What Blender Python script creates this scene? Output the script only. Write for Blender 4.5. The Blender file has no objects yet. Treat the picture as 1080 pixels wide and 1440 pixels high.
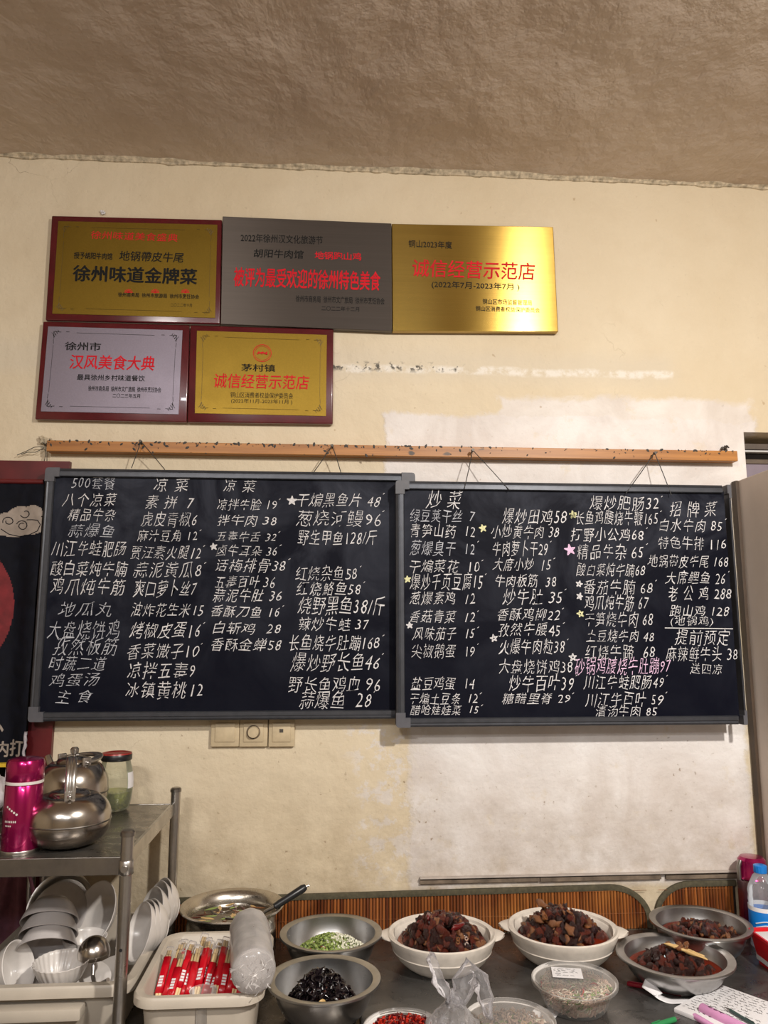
import bpy, bmesh, math, random
from math import sin, cos, pi, radians, sqrt, atan2
from mathutils import Vector, Matrix, Euler, noise
random.seed(7)
SC = bpy.context.scene
COL = SC.collection

# ------------------------------------------------------------------ camera
CAM = Vector((0, -1.9, 1.47)); FPX = 1081.0; YAW = radians(4.0); PITCH = radians(9.0)
fw = Vector((sin(YAW)*cos(PITCH), cos(YAW)*cos(PITCH), sin(PITCH)))
rt = Vector((cos(YAW), -sin(YAW), 0)); up = rt.cross(fw)
cd = bpy.data.cameras.new('camera'); cam = bpy.data.objects.new('camera', cd); COL.objects.link(cam)
cam.location = CAM; cam.rotation_euler = Euler((pi/2+PITCH, 0, -YAW), 'XYZ')
cd.sensor_fit = 'VERTICAL'; cd.sensor_height = 36; cd.lens = FPX/1440*36; cd.clip_start = 0.02
SC.camera = cam

# ------------------------------------------------------------------ light
W = bpy.data.worlds.new('world'); SC.world = W; W.use_nodes = True
W.node_tree.nodes['Background'].inputs[0].default_value = (1, .93, .85, 1)
W.node_tree.nodes['Background'].inputs[1].default_value = 0.3
def lamp(name, loc, rot, sx, sy, power, colr):
    l = bpy.data.lights.new(name, 'AREA'); l.shape = 'RECTANGLE'; l.size = sx; l.size_y = sy
    l.energy = power; l.color = colr
    o = bpy.data.objects.new(name, l); COL.objects.link(o); o.location = loc; o.rotation_euler = rot
    return o
lamp('ceiling_lamp_light', (0.985, -2.0, 2.54), (radians(25), 0, 0), .09, .09, 66, (1, .94, .86))
lamp('ceiling_lamp_light', (-0.75, -3.0, 2.6), (radians(25), 0, 0), .35, .12, 36, (1, .95, .9))
lamp('ceiling_lamp_light', (0.25, -3.6, 2.6), (radians(20), 0, 0), .9, .15, 22, (.95, .97, 1))
SC.view_settings.view_transform = 'Standard'; SC.view_settings.look = 'None'
SC.view_settings.gamma = 1; SC.view_settings.use_curve_mapping = False
SC.view_settings.exposure = -0.12

# ------------------------------------------------------------------ helpers
ZT = .785          # table top height
ZS = 1.096          # rack shelf height
def ray(px, py): return fw*FPX + rt*(px-540) + up*(720-py)
def onY(px, py, Y=0.0):
    d = ray(px, py); return CAM + d*((Y-CAM.y)/d.y)
def onZ(px, py, Z):
    d = ray(px, py); return CAM + d*((Z-CAM.z)/d.z)

def tag(o, label=None, cat=None, group=None, kind=None):
    if label: o['label'] = label
    if cat: o['category'] = cat
    if group: o['group'] = group
    if kind: o['kind'] = kind
    return o
def thing(name, loc, label, cat, group=None, rot=(0, 0, 0)):
    o = bpy.data.objects.new(name, None); COL.objects.link(o); o.location = loc; o.rotation_euler = rot
    o.empty_display_size = .03
    return tag(o, label, cat, group)
def obj(name, bm, m, parent=None, smooth=False, label=None, kind=None, cat=None, group=None, loc=None):
    if isinstance(bm, bmesh.types.BMesh):
        me = bpy.data.meshes.new(name); bm.to_mesh(me); bm.free()
    else: me = bm
    if m is not None:
        if isinstance(m, (list, tuple)):
            for k in m: me.materials.append(k)
        else: me.materials.append(m)
    if smooth:
        me.polygons.foreach_set('use_smooth', [True]*len(me.polygons)); me.update()
        if smooth != 'full':
            try: me.set_sharp_from_angle(angle=radians(smooth if smooth is not True else 42))
            except Exception: pass
    o = bpy.data.objects.new(name, me); COL.objects.link(o)
    if parent: o.parent = parent
    if loc is not None: o.location = loc
    return tag(o, label, cat, group, kind)
def inst(o, name=None, parent=None, **k):
    c = o.copy(); COL.objects.link(c); c.parent = parent
    return c

def BM(): return bmesh.new()
def box(bm, x0, x1, y0, y1, z0, z1, bev=0, mtx=None):
    r = bmesh.ops.create_cube(bm, size=1)
    vs = r['verts']
    for v in vs:
        v.co = Vector((x0+(v.co.x+.5)*(x1-x0), y0+(v.co.y+.5)*(y1-y0), z0+(v.co.z+.5)*(z1-z0)))
    if bev:
        es = list({e for v in vs for e in v.link_edges})
        q = bmesh.ops.bevel(bm, geom=es, offset=bev, segments=2, affect='EDGES', profile=.6)
        vs = list({v for f in q['faces'] for v in f.verts} | {v for v in vs if v.is_valid})
    if mtx:
        for v in vs: v.co = mtx @ v.co
    return vs
def tube(bm, pts, r, seg=10, cap=True, flat=1.0):
    pts = [Vector(p) for p in pts]; n = len(pts)
    rr = r if isinstance(r, (list, tuple)) else [r]*n
    rings = []; prev = None
    for i, p in enumerate(pts):
        t = (pts[min(i+1, n-1)]-pts[max(i-1, 0)]).normalized()
        if prev is None:
            a = t.orthogonal().normalized()
            if abs(t.z) < .9: a = Vector((0, 0, 1)).cross(t).normalized()
        else:
            a = (prev - t*prev.dot(t)).normalized()
        prev = a; b = t.cross(a)
        rings.append([bm.verts.new(p+(a*cos(2*pi*k/seg)+b*sin(2*pi*k/seg)*flat)*rr[i]) for k in range(seg)])
    for i in range(n-1):
        for k in range(seg):
            bm.faces.new((rings[i][k], rings[i][(k+1) % seg], rings[i+1][(k+1) % seg], rings[i+1][k]))
    if cap:
        bm.faces.new(rings[0][::-1]); bm.faces.new(rings[-1])
def lathe(bm, prof, seg=48, fn=None, mtx=None):
    """prof: list of (r, z); fn(angle, r, z)->(r,z)"""
    rings = []
    for (r, z) in prof:
        if r < 1e-6:
            co = Vector((0, 0, z)); co = mtx @ co if mtx else co
            rings.append([bm.verts.new(co)]); continue
        ring = []
        for k in range(seg):
            a = 2*pi*k/seg; r2, z2 = fn(a, r, z) if fn else (r, z)
            co = Vector((r2*cos(a), r2*sin(a), z2)); co = mtx @ co if mtx else co
            ring.append(bm.verts.new(co))
        rings.append(ring)
    for A, B in zip(rings[:-1], rings[1:]):
        for k in range(seg):
            k2 = (k+1) % seg
            if len(A) == 1 and len(B) == 1: continue
            if len(A) == 1: bm.faces.new((A[0], B[k2], B[k]))
            elif len(B) == 1: bm.faces.new((A[k], A[k2], B[0]))
            else: bm.faces.new((A[k], A[k2], B[k2], B[k]))
    bmesh.ops.recalc_face_normals(bm, faces=bm.faces[:])
def arc(cx, cz, r, a0, a1, n):
    return [(cx+r*cos(radians(a0+(a1-a0)*i/n)), cz+r*sin(radians(a0+(a1-a0)*i/n))) for i in range(n+1)]
def poly(bm, pts, y0, y1):
    """pts in (x,z); prism between y0 and y1"""
    A = [bm.verts.new((x, y0, z)) for x, z in pts]; B = [bm.verts.new((x, y1, z)) for x, z in pts]
    bm.faces.new(A); bm.faces.new(B[::-1]); n = len(pts)
    for i in range(n): bm.faces.new((A[i], B[i], B[(i+1) % n], A[(i+1) % n]))
    bmesh.ops.recalc_face_normals(bm, faces=bm.faces[:])
def axis_mtx(loc, ax, spin=0):
    q = Vector(ax).normalized().to_track_quat('Z', 'Y')
    return Matrix.Translation(loc) @ q.to_matrix().to_4x4() @ Matrix.Rotation(spin, 4, 'Z')

# ------------------------------------------------------------------ materials
class N:
    def __init__(s, name):
        s.m = bpy.data.materials.new(name); s.m.use_nodes = True; s.t = s.m.node_tree
        s.b = s.t.nodes['Principled BSDF']; s.out = s.t.nodes['Material Output']
        s.co = s.node('ShaderNodeTexCoord')
    def node(s, ty, **k):
        n = s.t.nodes.new(ty)
        for a, v in k.items(): setattr(n, a, v)
        return n
    def link(s, a, b): s.t.links.new(a, b)
    def set(s, n, i, v):
        if isinstance(v, bpy.types.NodeSocket): s.link(v, n.inputs[i])
        elif v is not None: n.inputs[i].default_value = v
    def math(s, op, a, b=None, c=None, clamp=False):
        n = s.node('ShaderNodeMath', operation=op); n.use_clamp = clamp
        s.set(n, 0, a)
        if b is not None: s.set(n, 1, b)
        if c is not None: s.set(n, 2, c)
        return n.outputs[0]
    def noise(s, scale, det=4, rough=.55, vec=None, dist=0, sc=None):
        n = s.node('ShaderNodeTexNoise'); n.inputs['Scale'].default_value = scale
        n.inputs['Detail'].default_value = det; n.inputs['Roughness'].default_value = rough
        n.inputs['Distortion'].default_value = dist
        v = vec or s.co.outputs['Object']
        if sc:
            mp = s.node('ShaderNodeMapping'); mp.inputs['Scale'].default_value = sc; s.link(v, mp.inputs[0]); v = mp.outputs[0]
        s.link(v, n.inputs['Vector']); return n.outputs['Fac']
    def ramp(s, f, a, b):
        n = s.node('ShaderNodeMapRange'); n.clamp = True; s.set(n, 0, f); n.inputs[1].default_value = a; n.inputs[2].default_value = b
        return n.outputs[0]
    def mix(s, f, a, b, mode='MIX'):
        n = s.node('ShaderNodeMix', data_type='RGBA', blend_type=mode)
        s.set(n, 0, f)
        for i, v in ((6, a), (7, b)):
            if isinstance(v, (tuple, list)): n.inputs[i].default_value = (*v[:3], 1)
            else: s.link(v, n.inputs[i])
        return n.outputs[2]
    def bump(s, h, strength=.3, dist=.002, prev=None):
        n = s.node('ShaderNodeBump'); n.inputs['Strength'].default_value = strength; n.inputs['Distance'].default_value = dist
        s.link(h, n.inputs['Height'])
        if prev: s.link(prev, n.inputs['Normal'])
        return n.outputs[0]
    def col(s, v):
        if isinstance(v, (tuple, list)): s.b.inputs['Base Color'].default_value = (*v[:3], 1)
        else: s.link(v, s.b.inputs['Base Color'])
    def p(s, **k):
        for a, v in k.items(): s.set(s.b, {'rough': 'Roughness', 'metal': 'Metallic', 'trans': 'Transmission Weight', 'ior': 'IOR', 'spec': 'Specular IOR Level', 'coat': 'Coat Weight', 'sss': 'Subsurface Weight', 'alpha': 'Alpha', 'normal': 'Normal', 'sheen': 'Sheen Weight', 'aniso': 'Anisotropic', 'tangent': 'Tangent', 'arot': 'Anisotropic Rotation'}[a], v)
def lin(r, g, b):
    f = lambda c: (c/255/12.92) if c/255 <= .04045 else ((c/255+.055)/1.055)**2.4
    return (f(r), f(g), f(b))
def simple(name, c, rough=.5, metal=0, var=.12, scale=30, bump=.0, bdist=.001, **k):
    n = N(name)
    if var:
        f = n.noise(scale, 5); d = tuple(x*(1-var*1.6) for x in c); l = tuple(min(1, x*(1+var)) for x in c)
        n.col(n.mix(n.ramp(f, .3, .7), d, l))
    else: n.col(c)
    n.p(rough=rough, metal=metal, **k)
    if bump: n.p(normal=n.bump(n.noise(scale*3, 5), bump, bdist))
    return n.m

def steel(name, c=(.55, .53, .51), rough=.24, dirt=.35, scale=18):
    n = N(name); f = n.noise(scale, 6, .6); g = n.noise(scale*4, 4, .6, sc=(1, 1, 6))
    n.col(n.mix(n.ramp(f, .35, .75), c, tuple(x*(1-dirt) for x in c)))
    r = n.math('MULTIPLY_ADD', f, .22, rough-.08); r = n.math('MULTIPLY_ADD', g, .08, r)
    n.p(metal=1, rough=r, normal=n.bump(g, .05, .001))
    return n.m

M = {}
M['steel'] = steel('brushed_steel')
M['steel_pan'] = steel('pan_steel', (.6, .56, .5), .2, .3)
M['steel_bowl'] = steel('bowl_steel', (.52, .51, .5), .25, .3)
M['steel_dark'] = steel('rack_steel', (.36, .34, .32), .26, .4)
M['kettle'] = steel('kettle_steel', (.52, .48, .44), .15, .35)
M['ceramic'] = simple('white_glazed_ceramic', lin(214, 208, 203), .28, var=.05, coat=.2)
M['ceramic_grey'] = simple('grey_white_melamine', lin(190, 184, 182), .32, var=.06)
M['casserole'] = simple('cream_stoneware', lin(212, 203, 192), .4, var=.07, scale=60, bump=.1, coat=.15)
M['tub'] = simple('milky_plastic', lin(186, 176, 162), .42, var=.07, scale=12, bump=.06, sss=0)
M['wood_red'] = simple('dark_red_painted_wood', lin(92, 22, 26), .4, var=.2, scale=14)
M['plaque_wood'] = simple('burgundy_lacquered_wood', lin(84, 14, 24), .22, var=.15, scale=20, coat=.5)
M['black'] = simple('black_plastic', (.012, .012, .014), .35, var=.1)
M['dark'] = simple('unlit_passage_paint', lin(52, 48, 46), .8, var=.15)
M['alu'] = simple('grey_aluminium_frame', lin(74, 76, 82), .38, .55, .1, 50)
M['alu_lip'] = simple('pale_aluminium_lip', lin(150, 152, 158), .35, .6, .1, 50)
M['corner'] = simple('grey_plastic_corner', lin(84, 84, 90), .5, 0, .08, 60)
M['red_ink'] = simple('red_enamel_ink', lin(205, 30, 44), .7, var=.1, spec=.15)
M['black_ink'] = simple('black_enamel_ink', (.012, .012, .012), .7, var=.1, spec=.15)
M['grey_ink'] = simple('dark_grey_ink', (.03, .028, .026), .7, var=.1, spec=.15)
M['brown_ink'] = simple('etched_brown_ink', lin(96, 76, 30), .5, var=.15, scale=200)
M['sauce'] = simple('dark_red_oily_sauce', lin(116, 34, 12), .1, var=.4, scale=25, coat=.2, spec=.5)
M['broth'] = simple('brown_broth', lin(62, 48, 34), .06, var=.35, scale=22, coat=.6)
M['meat_dark'] = simple('dark_braised_meat', lin(60, 29, 22), .17, var=.6, scale=90, bump=.8, bdist=.003, coat=.3)
M['meat_red'] = simple('red_brown_braised_meat', lin(104, 44, 30), .17, var=.5, scale=90, bump=.8, bdist=.003, coat=.3)
M['meat_tan'] = simple('tan_tendon', lin(126, 78, 44), .25, var=.4, scale=70, bump=.6, bdist=.002, coat=.25)
M['chilli'] = simple('dried_red_chilli', lin(96, 12, 14), .18, var=.3, scale=50, coat=.6)
M['scallion'] = simple('chopped_green_scallion', lin(140, 158, 84), .4, var=.45, scale=150)
M['garlic'] = simple('minced_white_garlic', lin(222, 220, 200), .4, var=.12, scale=100)
M['redbit'] = simple('chopped_red_pepper', lin(190, 44, 26), .3, var=.3, scale=100)
M['fungus'] = simple('black_wood_ear_fungus', lin(26, 18, 22), .22, var=.4, scale=80, coat=.5)
M['ginger'] = simple('pale_ginger_strip', lin(206, 172, 116), .4, var=.2, scale=60)
M['noodle'] = simple('pale_pink_shreds', lin(206, 178, 160), .35, var=.2, scale=60)
M['leaf'] = simple('green_shreds', lin(128, 148, 78), .4, var=.35, scale=60)
M['paper'] = simple('white_paper', lin(222, 220, 222), .7, var=.04, scale=20)
M['bamboo_stick'] = simple('pale_bamboo', lin(222, 196, 148), .5, var=.12, scale=40)
M['red_wrap'] = simple('red_printed_sleeve', lin(190, 8, 30), .3, var=.1, scale=40, coat=.3)
M['pink'] = simple('pink_marker_plastic', lin(214, 150, 196), .35, var=.06)
M['pink_cloth'] = simple('dusty_pink_cloth', lin(176, 120, 138), .9, var=.12, scale=60, bump=.3)
M['pen_red'] = simple('dark_red_pen_barrel', lin(110, 14, 30), .25, var=.1)
M['green'] = simple('green_pen_barrel', lin(44, 130, 76), .3, var=.1)
M['red_plastic'] = simple('glossy_red_plastic', lin(205, 20, 30), .3, var=.08)
M['blue'] = simple('bright_blue_plastic', lin(20, 120, 205), .3, var=.05)
M['cord'] = simple('dark_grey_cord', (.03, .028, .026), .6, var=.2)
M['nail'] = simple('dark_nail_steel', (.1, .09, .08), .5, .8, .2)
M['edge'] = simple('olive_cloth_binding', lin(82, 76, 58), .85, var=.2, scale=120, bump=.5)
M['switch'] = simple('aged_cream_plastic', lin(196, 178, 146), .5, var=.1, scale=40)
M['splinter'] = simple('weathered_wood_strip', lin(112, 98, 84), .85, var=.35, scale=30, bump=.6)
M['lid_red'] = simple('printed_red_lid', lin(150, 44, 40), .35, var=.25, scale=60)
M['white_plastic'] = simple('white_plastic_bag', lin(220, 214, 220), .35, var=.06, bump=.4, scale=40, bdist=.003)
M['pickle'] = simple('green_pickled_pepper', lin(150, 150, 40), .25, var=.35, scale=80)
M['yellow'] = simple('yellow_label_paper', lin(226, 186, 50), .5, var=.15)
M['bristle'] = simple('plaster_rubble', lin(190, 176, 152), .9, var=.3, scale=90, bump=.8)

# magenta metallic lacquer
n = N('magenta_metallic_lacquer'); n.col(n.mix(n.noise(6, 2), lin(150, 8, 78), lin(176, 16, 96))); n.p(metal=.75, rough=.22, coat=.6); M['magenta'] = n.m
n = N('flask_gradient_steel')
sp = n.node('ShaderNodeSeparateXYZ'); n.link(n.co.outputs['Object'], sp.inputs[0])
n.col(n.mix(n.ramp(sp.outputs[2], .03, .13), lin(150, 30, 90), lin(120, 108, 112))); n.p(metal=.9, rough=.25); M['gradient'] = n.m

# clear things
def clear(name, c, rough, opac, haze=.25):
    n = N(name); t = n.node('ShaderNodeBsdfTransparent'); t.inputs[0].default_value = (*[x**.35 for x in c], 1)
    n.col(c); n.p(rough=rough, spec=.6)
    fr = n.node('ShaderNodeFresnel'); fr.inputs[0].default_value = 1.45
    f = n.math('ADD', n.math('MULTIPLY', fr.outputs[0], .8), n.math('MULTIPLY_ADD', n.noise(30, 4), haze, opac-haze*.5), clamp=True)
    mx = n.node('ShaderNodeMixShader'); n.link(f, mx.inputs[0]); n.link(t.outputs[0], mx.inputs[1]); n.link(n.b.outputs[0], mx.inputs[2])
    n.link(mx.outputs[0], n.out.inputs[0]); return n
M['film'] = clear('clear_plastic_film', (.86, .83, .82), .12, .07, .16).m
M['pet'] = clear('clear_plastic_tub', (.9, .88, .86), .15, .07, .05).m
M['film3'] = clear('thin_sleeve_film', (.95, .93, .93), .15, .02, .04).m
M['film2'] = clear('crinkled_wrap_film', (.86, .83, .82), .14, .26, .4).m
M['pet2'] = clear('translucent_plastic_bowl', (.8, .76, .74), .2, .22, .2).m
M['bottle'] = clear('clear_bottle_plastic', (.85, .88, .92), .1, .09, .1).m
nb = clear('crinkled_clear_bag', (.88, .86, .88), .14, .10, .25)
nb.p(normal=nb.bump(nb.noise(26, 6, .65, dist=1.5), .9, .012)); M['bag'] = nb.m
M['glass'] = clear('greenish_jar_glass', (.80, .83, .70), .05, .07, .06).m
M['jar_liquid'] = clear('pickle_brine', (.5, .52, .12), .1, .25, .2).m

# wall plaster with repair patches (positions are in world metres: X along the wall, Z up)
def wall_mat():
    n = N('old_cream_plaster'); g = n.node('ShaderNodeNewGeometry'); pos = g.outputs['Position']
    sp = n.node('ShaderNodeSeparateXYZ'); n.link(pos, sp.inputs[0]); X, Z = sp.outputs[0], sp.outputs[2]
    big = n.noise(1.6, 5, .6, pos); med = n.noise(9, 6, .6, pos); fine = n.noise(60, 6, .65, pos); w2 = n.noise(7, 8, .7, pos, 0)
    w3 = n.noise(5, 8, .72, pos, .5)
    sh = n.math('MULTIPLY', n.math('SUBTRACT', w2, .5), .34)
    sh2 = n.math('MULTIPLY', n.math('SUBTRACT', w3, .5), .20)
    def rect(x0, x1, z0, z1, s=.012, k=1.0):
        xs = n.math('ADD', X, n.math('MULTIPLY', sh, k)); zs = n.math('ADD', Z, n.math('MULTIPLY', sh2, k))
        a = n.ramp(xs, x0-s, x0+s); b = n.math('SUBTRACT', 1, n.ramp(xs, x1-s, x1+s))
        c = n.ramp(zs, z0-s, z0+s); d = n.math('SUBTRACT', 1, n.ramp(zs, z1-s, z1+s))
        return n.math('MULTIPLY', n.math('MULTIPLY', a, b), n.math('MULTIPLY', c, d))
    base = n.mix(n.ramp(big, .3, .7), lin(208, 192, 164), lin(220, 207, 183))
    base = n.mix(n.math('MULTIPLY', n.ramp(med, .5, .8), .35), base, lin(200, 182, 154))
    # grey scraped band across the wall
    base = n.mix(n.math('MULTIPLY', rect(-1.3, .90, 2.12, 2.20, .02, .35), .5), base, lin(206, 196, 178))
    ln = rect(.02, .90, 2.137, 2.157, .004, .16)
    base = n.mix(n.math('MULTIPLY', ln, n.ramp(n.noise(22, 6, .7, pos), .42, .55)), base, lin(226, 220, 210))
    sc = n.math('MULTIPLY', rect(-.05, .34, 2.143, 2.163, .006, .12), n.ramp(n.noise(38, 5, .6, pos), .54, .58))
    base = n.mix(sc, base, lin(96, 92, 84))
    # white filler patches
    wp = n.math('MAXIMUM', rect(.13, 1.12, 1.80, 2.03, .006, .45), rect(.19, 1.03, .88, 1.85, .008, .30))
    wp2 = rect(.42, 1.12, 1.8, 2.08, .008, .5)
    wc = n.mix(n.ramp(n.noise(4.5, 6, .6, pos, .8), .38, .66), lin(210, 202, 197), lin(230, 226, 224))
    base = n.mix(n.math('MULTIPLY', n.math('MAXIMUM', wp, n.math('MULTIPLY', wp2, .85)), n.ramp(n.noise(16, 7, .7, pos), .2, .42)), base, wc)
    # flaked bits along the lower left edge of the patch
    fl = n.math('MULTIPLY', rect(.06, .24, .90, 1.26, .03, .4), n.ramp(n.noise(26, 7, .75, pos), .5, .56))
    base = n.mix(fl, base, lin(214, 206, 198))
    # brown specks / grease
    spk = n.ramp(n.noise(80, 3, .5, pos), .665, .72)
    low = n.math('SUBTRACT', 1, n.ramp(Z, .95, 1.5))
    base = n.mix(n.math('MULTIPLY', n.math('MULTIPLY', spk, n.ramp(n.noise(5, 4, .6, pos), .42, .6)), n.math('MULTIPLY_ADD', low, .7, .15)), base, lin(120, 92, 62))
    sp2 = n.ramp(n.noise(30, 2, .5, pos), .74, .77)
    base = n.mix(n.math('MULTIPLY', sp2, .45), base, lin(158, 128, 92))
    grime = n.math('MULTIPLY', n.math('SUBTRACT', 1, n.ramp(Z, .84, 1.22)), n.ramp(n.noise(10, 6, .7, pos), .3, .7))
    base = n.mix(n.math('MULTIPLY', grime, .8), base, lin(146, 126, 98))
    # hairline cracks
    v = n.node('ShaderNodeTexVoronoi', feature='DISTANCE_TO_EDGE'); v.inputs['Scale'].default_value = 3.2
    mp = n.node('ShaderNodeVectorMath', operation='ADD'); nn = n.node('ShaderNodeTexNoise'); nn.inputs['Scale'].default_value = 6; nn.inputs['Detail'].default_value = 6
    n.link(pos, nn.inputs['Vector']); sc2 = n.node('ShaderNodeVectorMath', operation='SCALE'); sc2.inputs['Scale'].default_value = .35
    n.link(nn.outputs['Color'], sc2.inputs[0]); n.link(pos, mp.inputs[0]); n.link(sc2.outputs[0], mp.inputs[1]); n.link(mp.outputs[0], v.inputs['Vector'])
    cr = n.math('MULTIPLY', n.math('SUBTRACT', 1, n.ramp(v.outputs['Distance'], .0, .004)), n.ramp(big, .56, .66))
    base = n.mix(n.math('MULTIPLY', cr, .5), base, lin(150, 128, 98))
    n.col(base); n.p(rough=n.math('MULTIPLY_ADD', fine, .25, .55), spec=.3)
    b1 = n.bump(n.noise(4, 8, .56, pos), .7, .028)
    b2 = n.bump(n.noise(34, 6, .62, pos), .35, .004, b1)
    b3 = n.bump(n.math('ADD', wp, n.math('MULTIPLY', cr, -1)), .5, .0025, b2)
    n.p(normal=b3); return n.m
M['wall'] = wall_mat()
def ceil_mat():
    n = N('lumpy_ceiling_plaster'); g = n.node('ShaderNodeNewGeometry'); pos = g.outputs['Position']
    a = n.noise(2.2, 6, .6, pos); b = n.noise(14, 6, .65, pos)
    c = n.mix(n.ramp(a, .3, .7), lin(190, 173, 158), lin(206, 191, 176)); c = n.mix(n.math('MULTIPLY', n.ramp(b, .55, .8), .4), c, lin(172, 150, 132))
    w_ = n.ramp(n.noise(3, 3, .5, pos, 0, (9, .5, 1)), .70, .715); c = n.mix(n.math('MULTIPLY', w_, .25), c, lin(220, 208, 194))
    n.col(c); n.p(rough=.62, spec=.35)
    s = n.noise(4.2, 7, .55, pos, .12, sc=(1, .8, 1))
    n.p(normal=n.bump(n.noise(30, 6, .62, pos), .5, .005, n.bump(s, .9, .05))); return n.m
M['ceiling'] = ceil_mat()
M['room'] = simple('plain_room_plaster', lin(190, 174, 148), .8, var=.06, scale=3)
M['floor'] = simple('grey_floor_tile_cement', lin(176, 166, 156), .6, var=.15, scale=5)

# blackboard surface: dusty slate, wiped smears
n = N('blackboard_slate'); g = n.node('ShaderNodeNewGeometry'); pos = g.outputs['Position']
a = n.noise(5, 6, .6, pos, 1.0); b = n.noise(60, 4, .6, pos, 0, (1, 1, .15)); c_ = n.noise(2.2, 3, .5, pos)
sp = n.node('ShaderNodeSeparateXYZ'); n.link(pos, sp.inputs[0])
dust = n.math('MULTIPLY', n.ramp(a, .4, .8), n.math('MULTIPLY_ADD', n.ramp(n.math('ADD', sp.outputs[2], n.math('MULTIPLY', c_, .3)), 1.5, 1.95), 1.0, .12))
dust = n.math('MULTIPLY', dust, n.math('MULTIPLY_ADD', b, .6, .6))
n.col(n.mix(dust, (.0022, .0028, .0085), (.06, .066, .088))); n.p(rough=n.math('MULTIPLY_ADD', a, .2, .46), spec=.09, normal=n.bump(n.noise(220, 3, .6, pos), .12, .0006)); M['slate'] = n.m
def chalk(name, c):
    n = N(name); g = n.node('ShaderNodeNewGeometry'); f = n.noise(420, 3, .7, g.outputs['Position']); q = n.noise(12, 3, .6, g.outputs['Position'])
    k = n.ramp(n.math('ADD', f, n.math('MULTIPLY', n.math('SUBTRACT', q, .5), .5)), .30, .46)
    n.col(n.mix(k, tuple(x*.4 for x in c), c)); n.p(rough=.95, spec=.1); return n.m
M['chalk'] = chalk('white_chalk', lin(216, 214, 216)); M['chalk_dim'] = chalk('faded_chalk', lin(186, 188, 196))
M['chalk_pink'] = chalk('pink_chalk', lin(232, 196, 226)); M['chalk_yel'] = chalk('pale_yellow_chalk', lin(226, 224, 176))

# plates
def plate(name, c, rough, metal=1.0, grain=.3, aniso=0, gr=(3, 1, 260)):
    n = N(name); f = n.noise(1, 3, .6, sc=gr); m_ = n.noise(14, 4, .6)
    n.col(n.mix(n.ramp(f, .3, .7), tuple(x*(1-grain) for x in c), c))
    n.p(metal=metal, rough=n.math('MULTIPLY_ADD', m_, .04 if aniso else .16, rough-(.02 if aniso else .06)), normal=n.bump(n.noise(1, 3, .6, sc=tuple(x*2 for x in gr)), .12, .0005))
    if aniso:
        tg = n.node('ShaderNodeTangent', direction_type='RADIAL', axis='Z'); n.p(aniso=aniso)
        cx = n.node('ShaderNodeCombineXYZ'); cx.inputs[2].default_value = 1; n.link(cx.outputs[0], n.b.inputs['Tangent'])
    return n.m
M['brass_sand'] = plate('sandblasted_gold_plate', lin(134, 108, 40), .40, .9, .12, 0, (300, 300, 300))
M['silver_sand'] = plate('sandblasted_silver_plate', lin(136, 128, 140), .42, .8, .1, 0, (300, 300, 300))
M['steel_plate'] = plate('brushed_grey_steel_plate', lin(88, 80, 74), .40, .7, .12, .9)
M['brass_brushed'] = plate('brushed_brass_plate', lin(172, 142, 72), .25, 1, .12, 1.0)
M['plate_edge'] = simple('folded_plate_edge', lin(120, 96, 50), .35, .9, .1)

# wood of the hanging beam
n = N('varnished_pine_batten'); f = n.noise(1, 6, .65, sc=(2.5, 40, 60)); k = n.noise(38, 2, .5, sc=(.6, 1, 1)); q = n.noise(6, 4)
c = n.mix(n.ramp(f, .3, .7), lin(138, 86, 34), lin(188, 128, 62)); c = n.mix(n.ramp(k, .69, .73), c, (.02, .012, .008)); c = n.mix(n.math('MULTIPLY', n.ramp(q, .5, .8), .4), c, lin(176, 124, 72))
n.col(c); n.p(rough=.45, normal=n.bump(f, .3, .001)); M['batten'] = n.m
# bamboo slats
n = N('dark_bamboo_slats'); oi = n.node('ShaderNodeNewGeometry'); sp = n.node('ShaderNodeSeparateXYZ'); n.link(oi.outputs['Position'], sp.inputs[0])
wn = n.node('ShaderNodeTexWhiteNoise', noise_dimensions='1D'); n.link(n.math('FLOOR', n.math('DIVIDE', sp.outputs[0], .0075)), wn.inputs['W'])
c = n.mix(wn.outputs[0], lin(96, 48, 22), lin(164, 98, 48)); c = n.mix(n.math('MULTIPLY', n.ramp(n.noise(7, 3), .5, .75), .5), c, lin(186, 124, 62))
n.col(c); n.p(rough=.4, coat=.15); M['slat'] = n.m
# table tops
def table_mat(name, c, d, rough):
    n = N(name); g = n.node('ShaderNodeNewGeometry'); pos = g.outputs['Position']
    f = n.noise(5, 6, .65, pos, .8); s = n.noise(1, 4, .6, pos, 0, (6, 120, 1)); w = n.noise(24, 6, .7, pos, .4)
    n.col(n.mix(n.ramp(f, .35, .7), c, d)); r = n.math('MULTIPLY_ADD', n.ramp(w, .35, .65), .28, rough); r = n.math('MULTIPLY_ADD', s, .1, r)
    n.p(metal=.85, rough=r, normal=n.bump(f, .06, .004)); return n.m
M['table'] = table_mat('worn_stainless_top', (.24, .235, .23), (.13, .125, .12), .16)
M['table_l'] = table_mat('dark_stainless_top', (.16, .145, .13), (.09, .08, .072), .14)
M['panel'] = simple('beige_grey_laminate', lin(212, 198, 186), .6, var=.05, scale=6, bump=.05)
M['cloth'] = simple('navy_cotton_cloth', lin(9, 11, 22), .8, var=.25, scale=40, bump=.35, spec=.2)
M['cloth_red'] = simple('red_printed_cloth', lin(112, 26, 32), .8, var=.2, scale=40, bump=.35)
M['cloth_grey'] = simple('beige_grey_print', lin(150, 138, 128), .85, var=.12, scale=40, bump=.3)
M['bag_film2'] = M['white_plastic']

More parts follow.
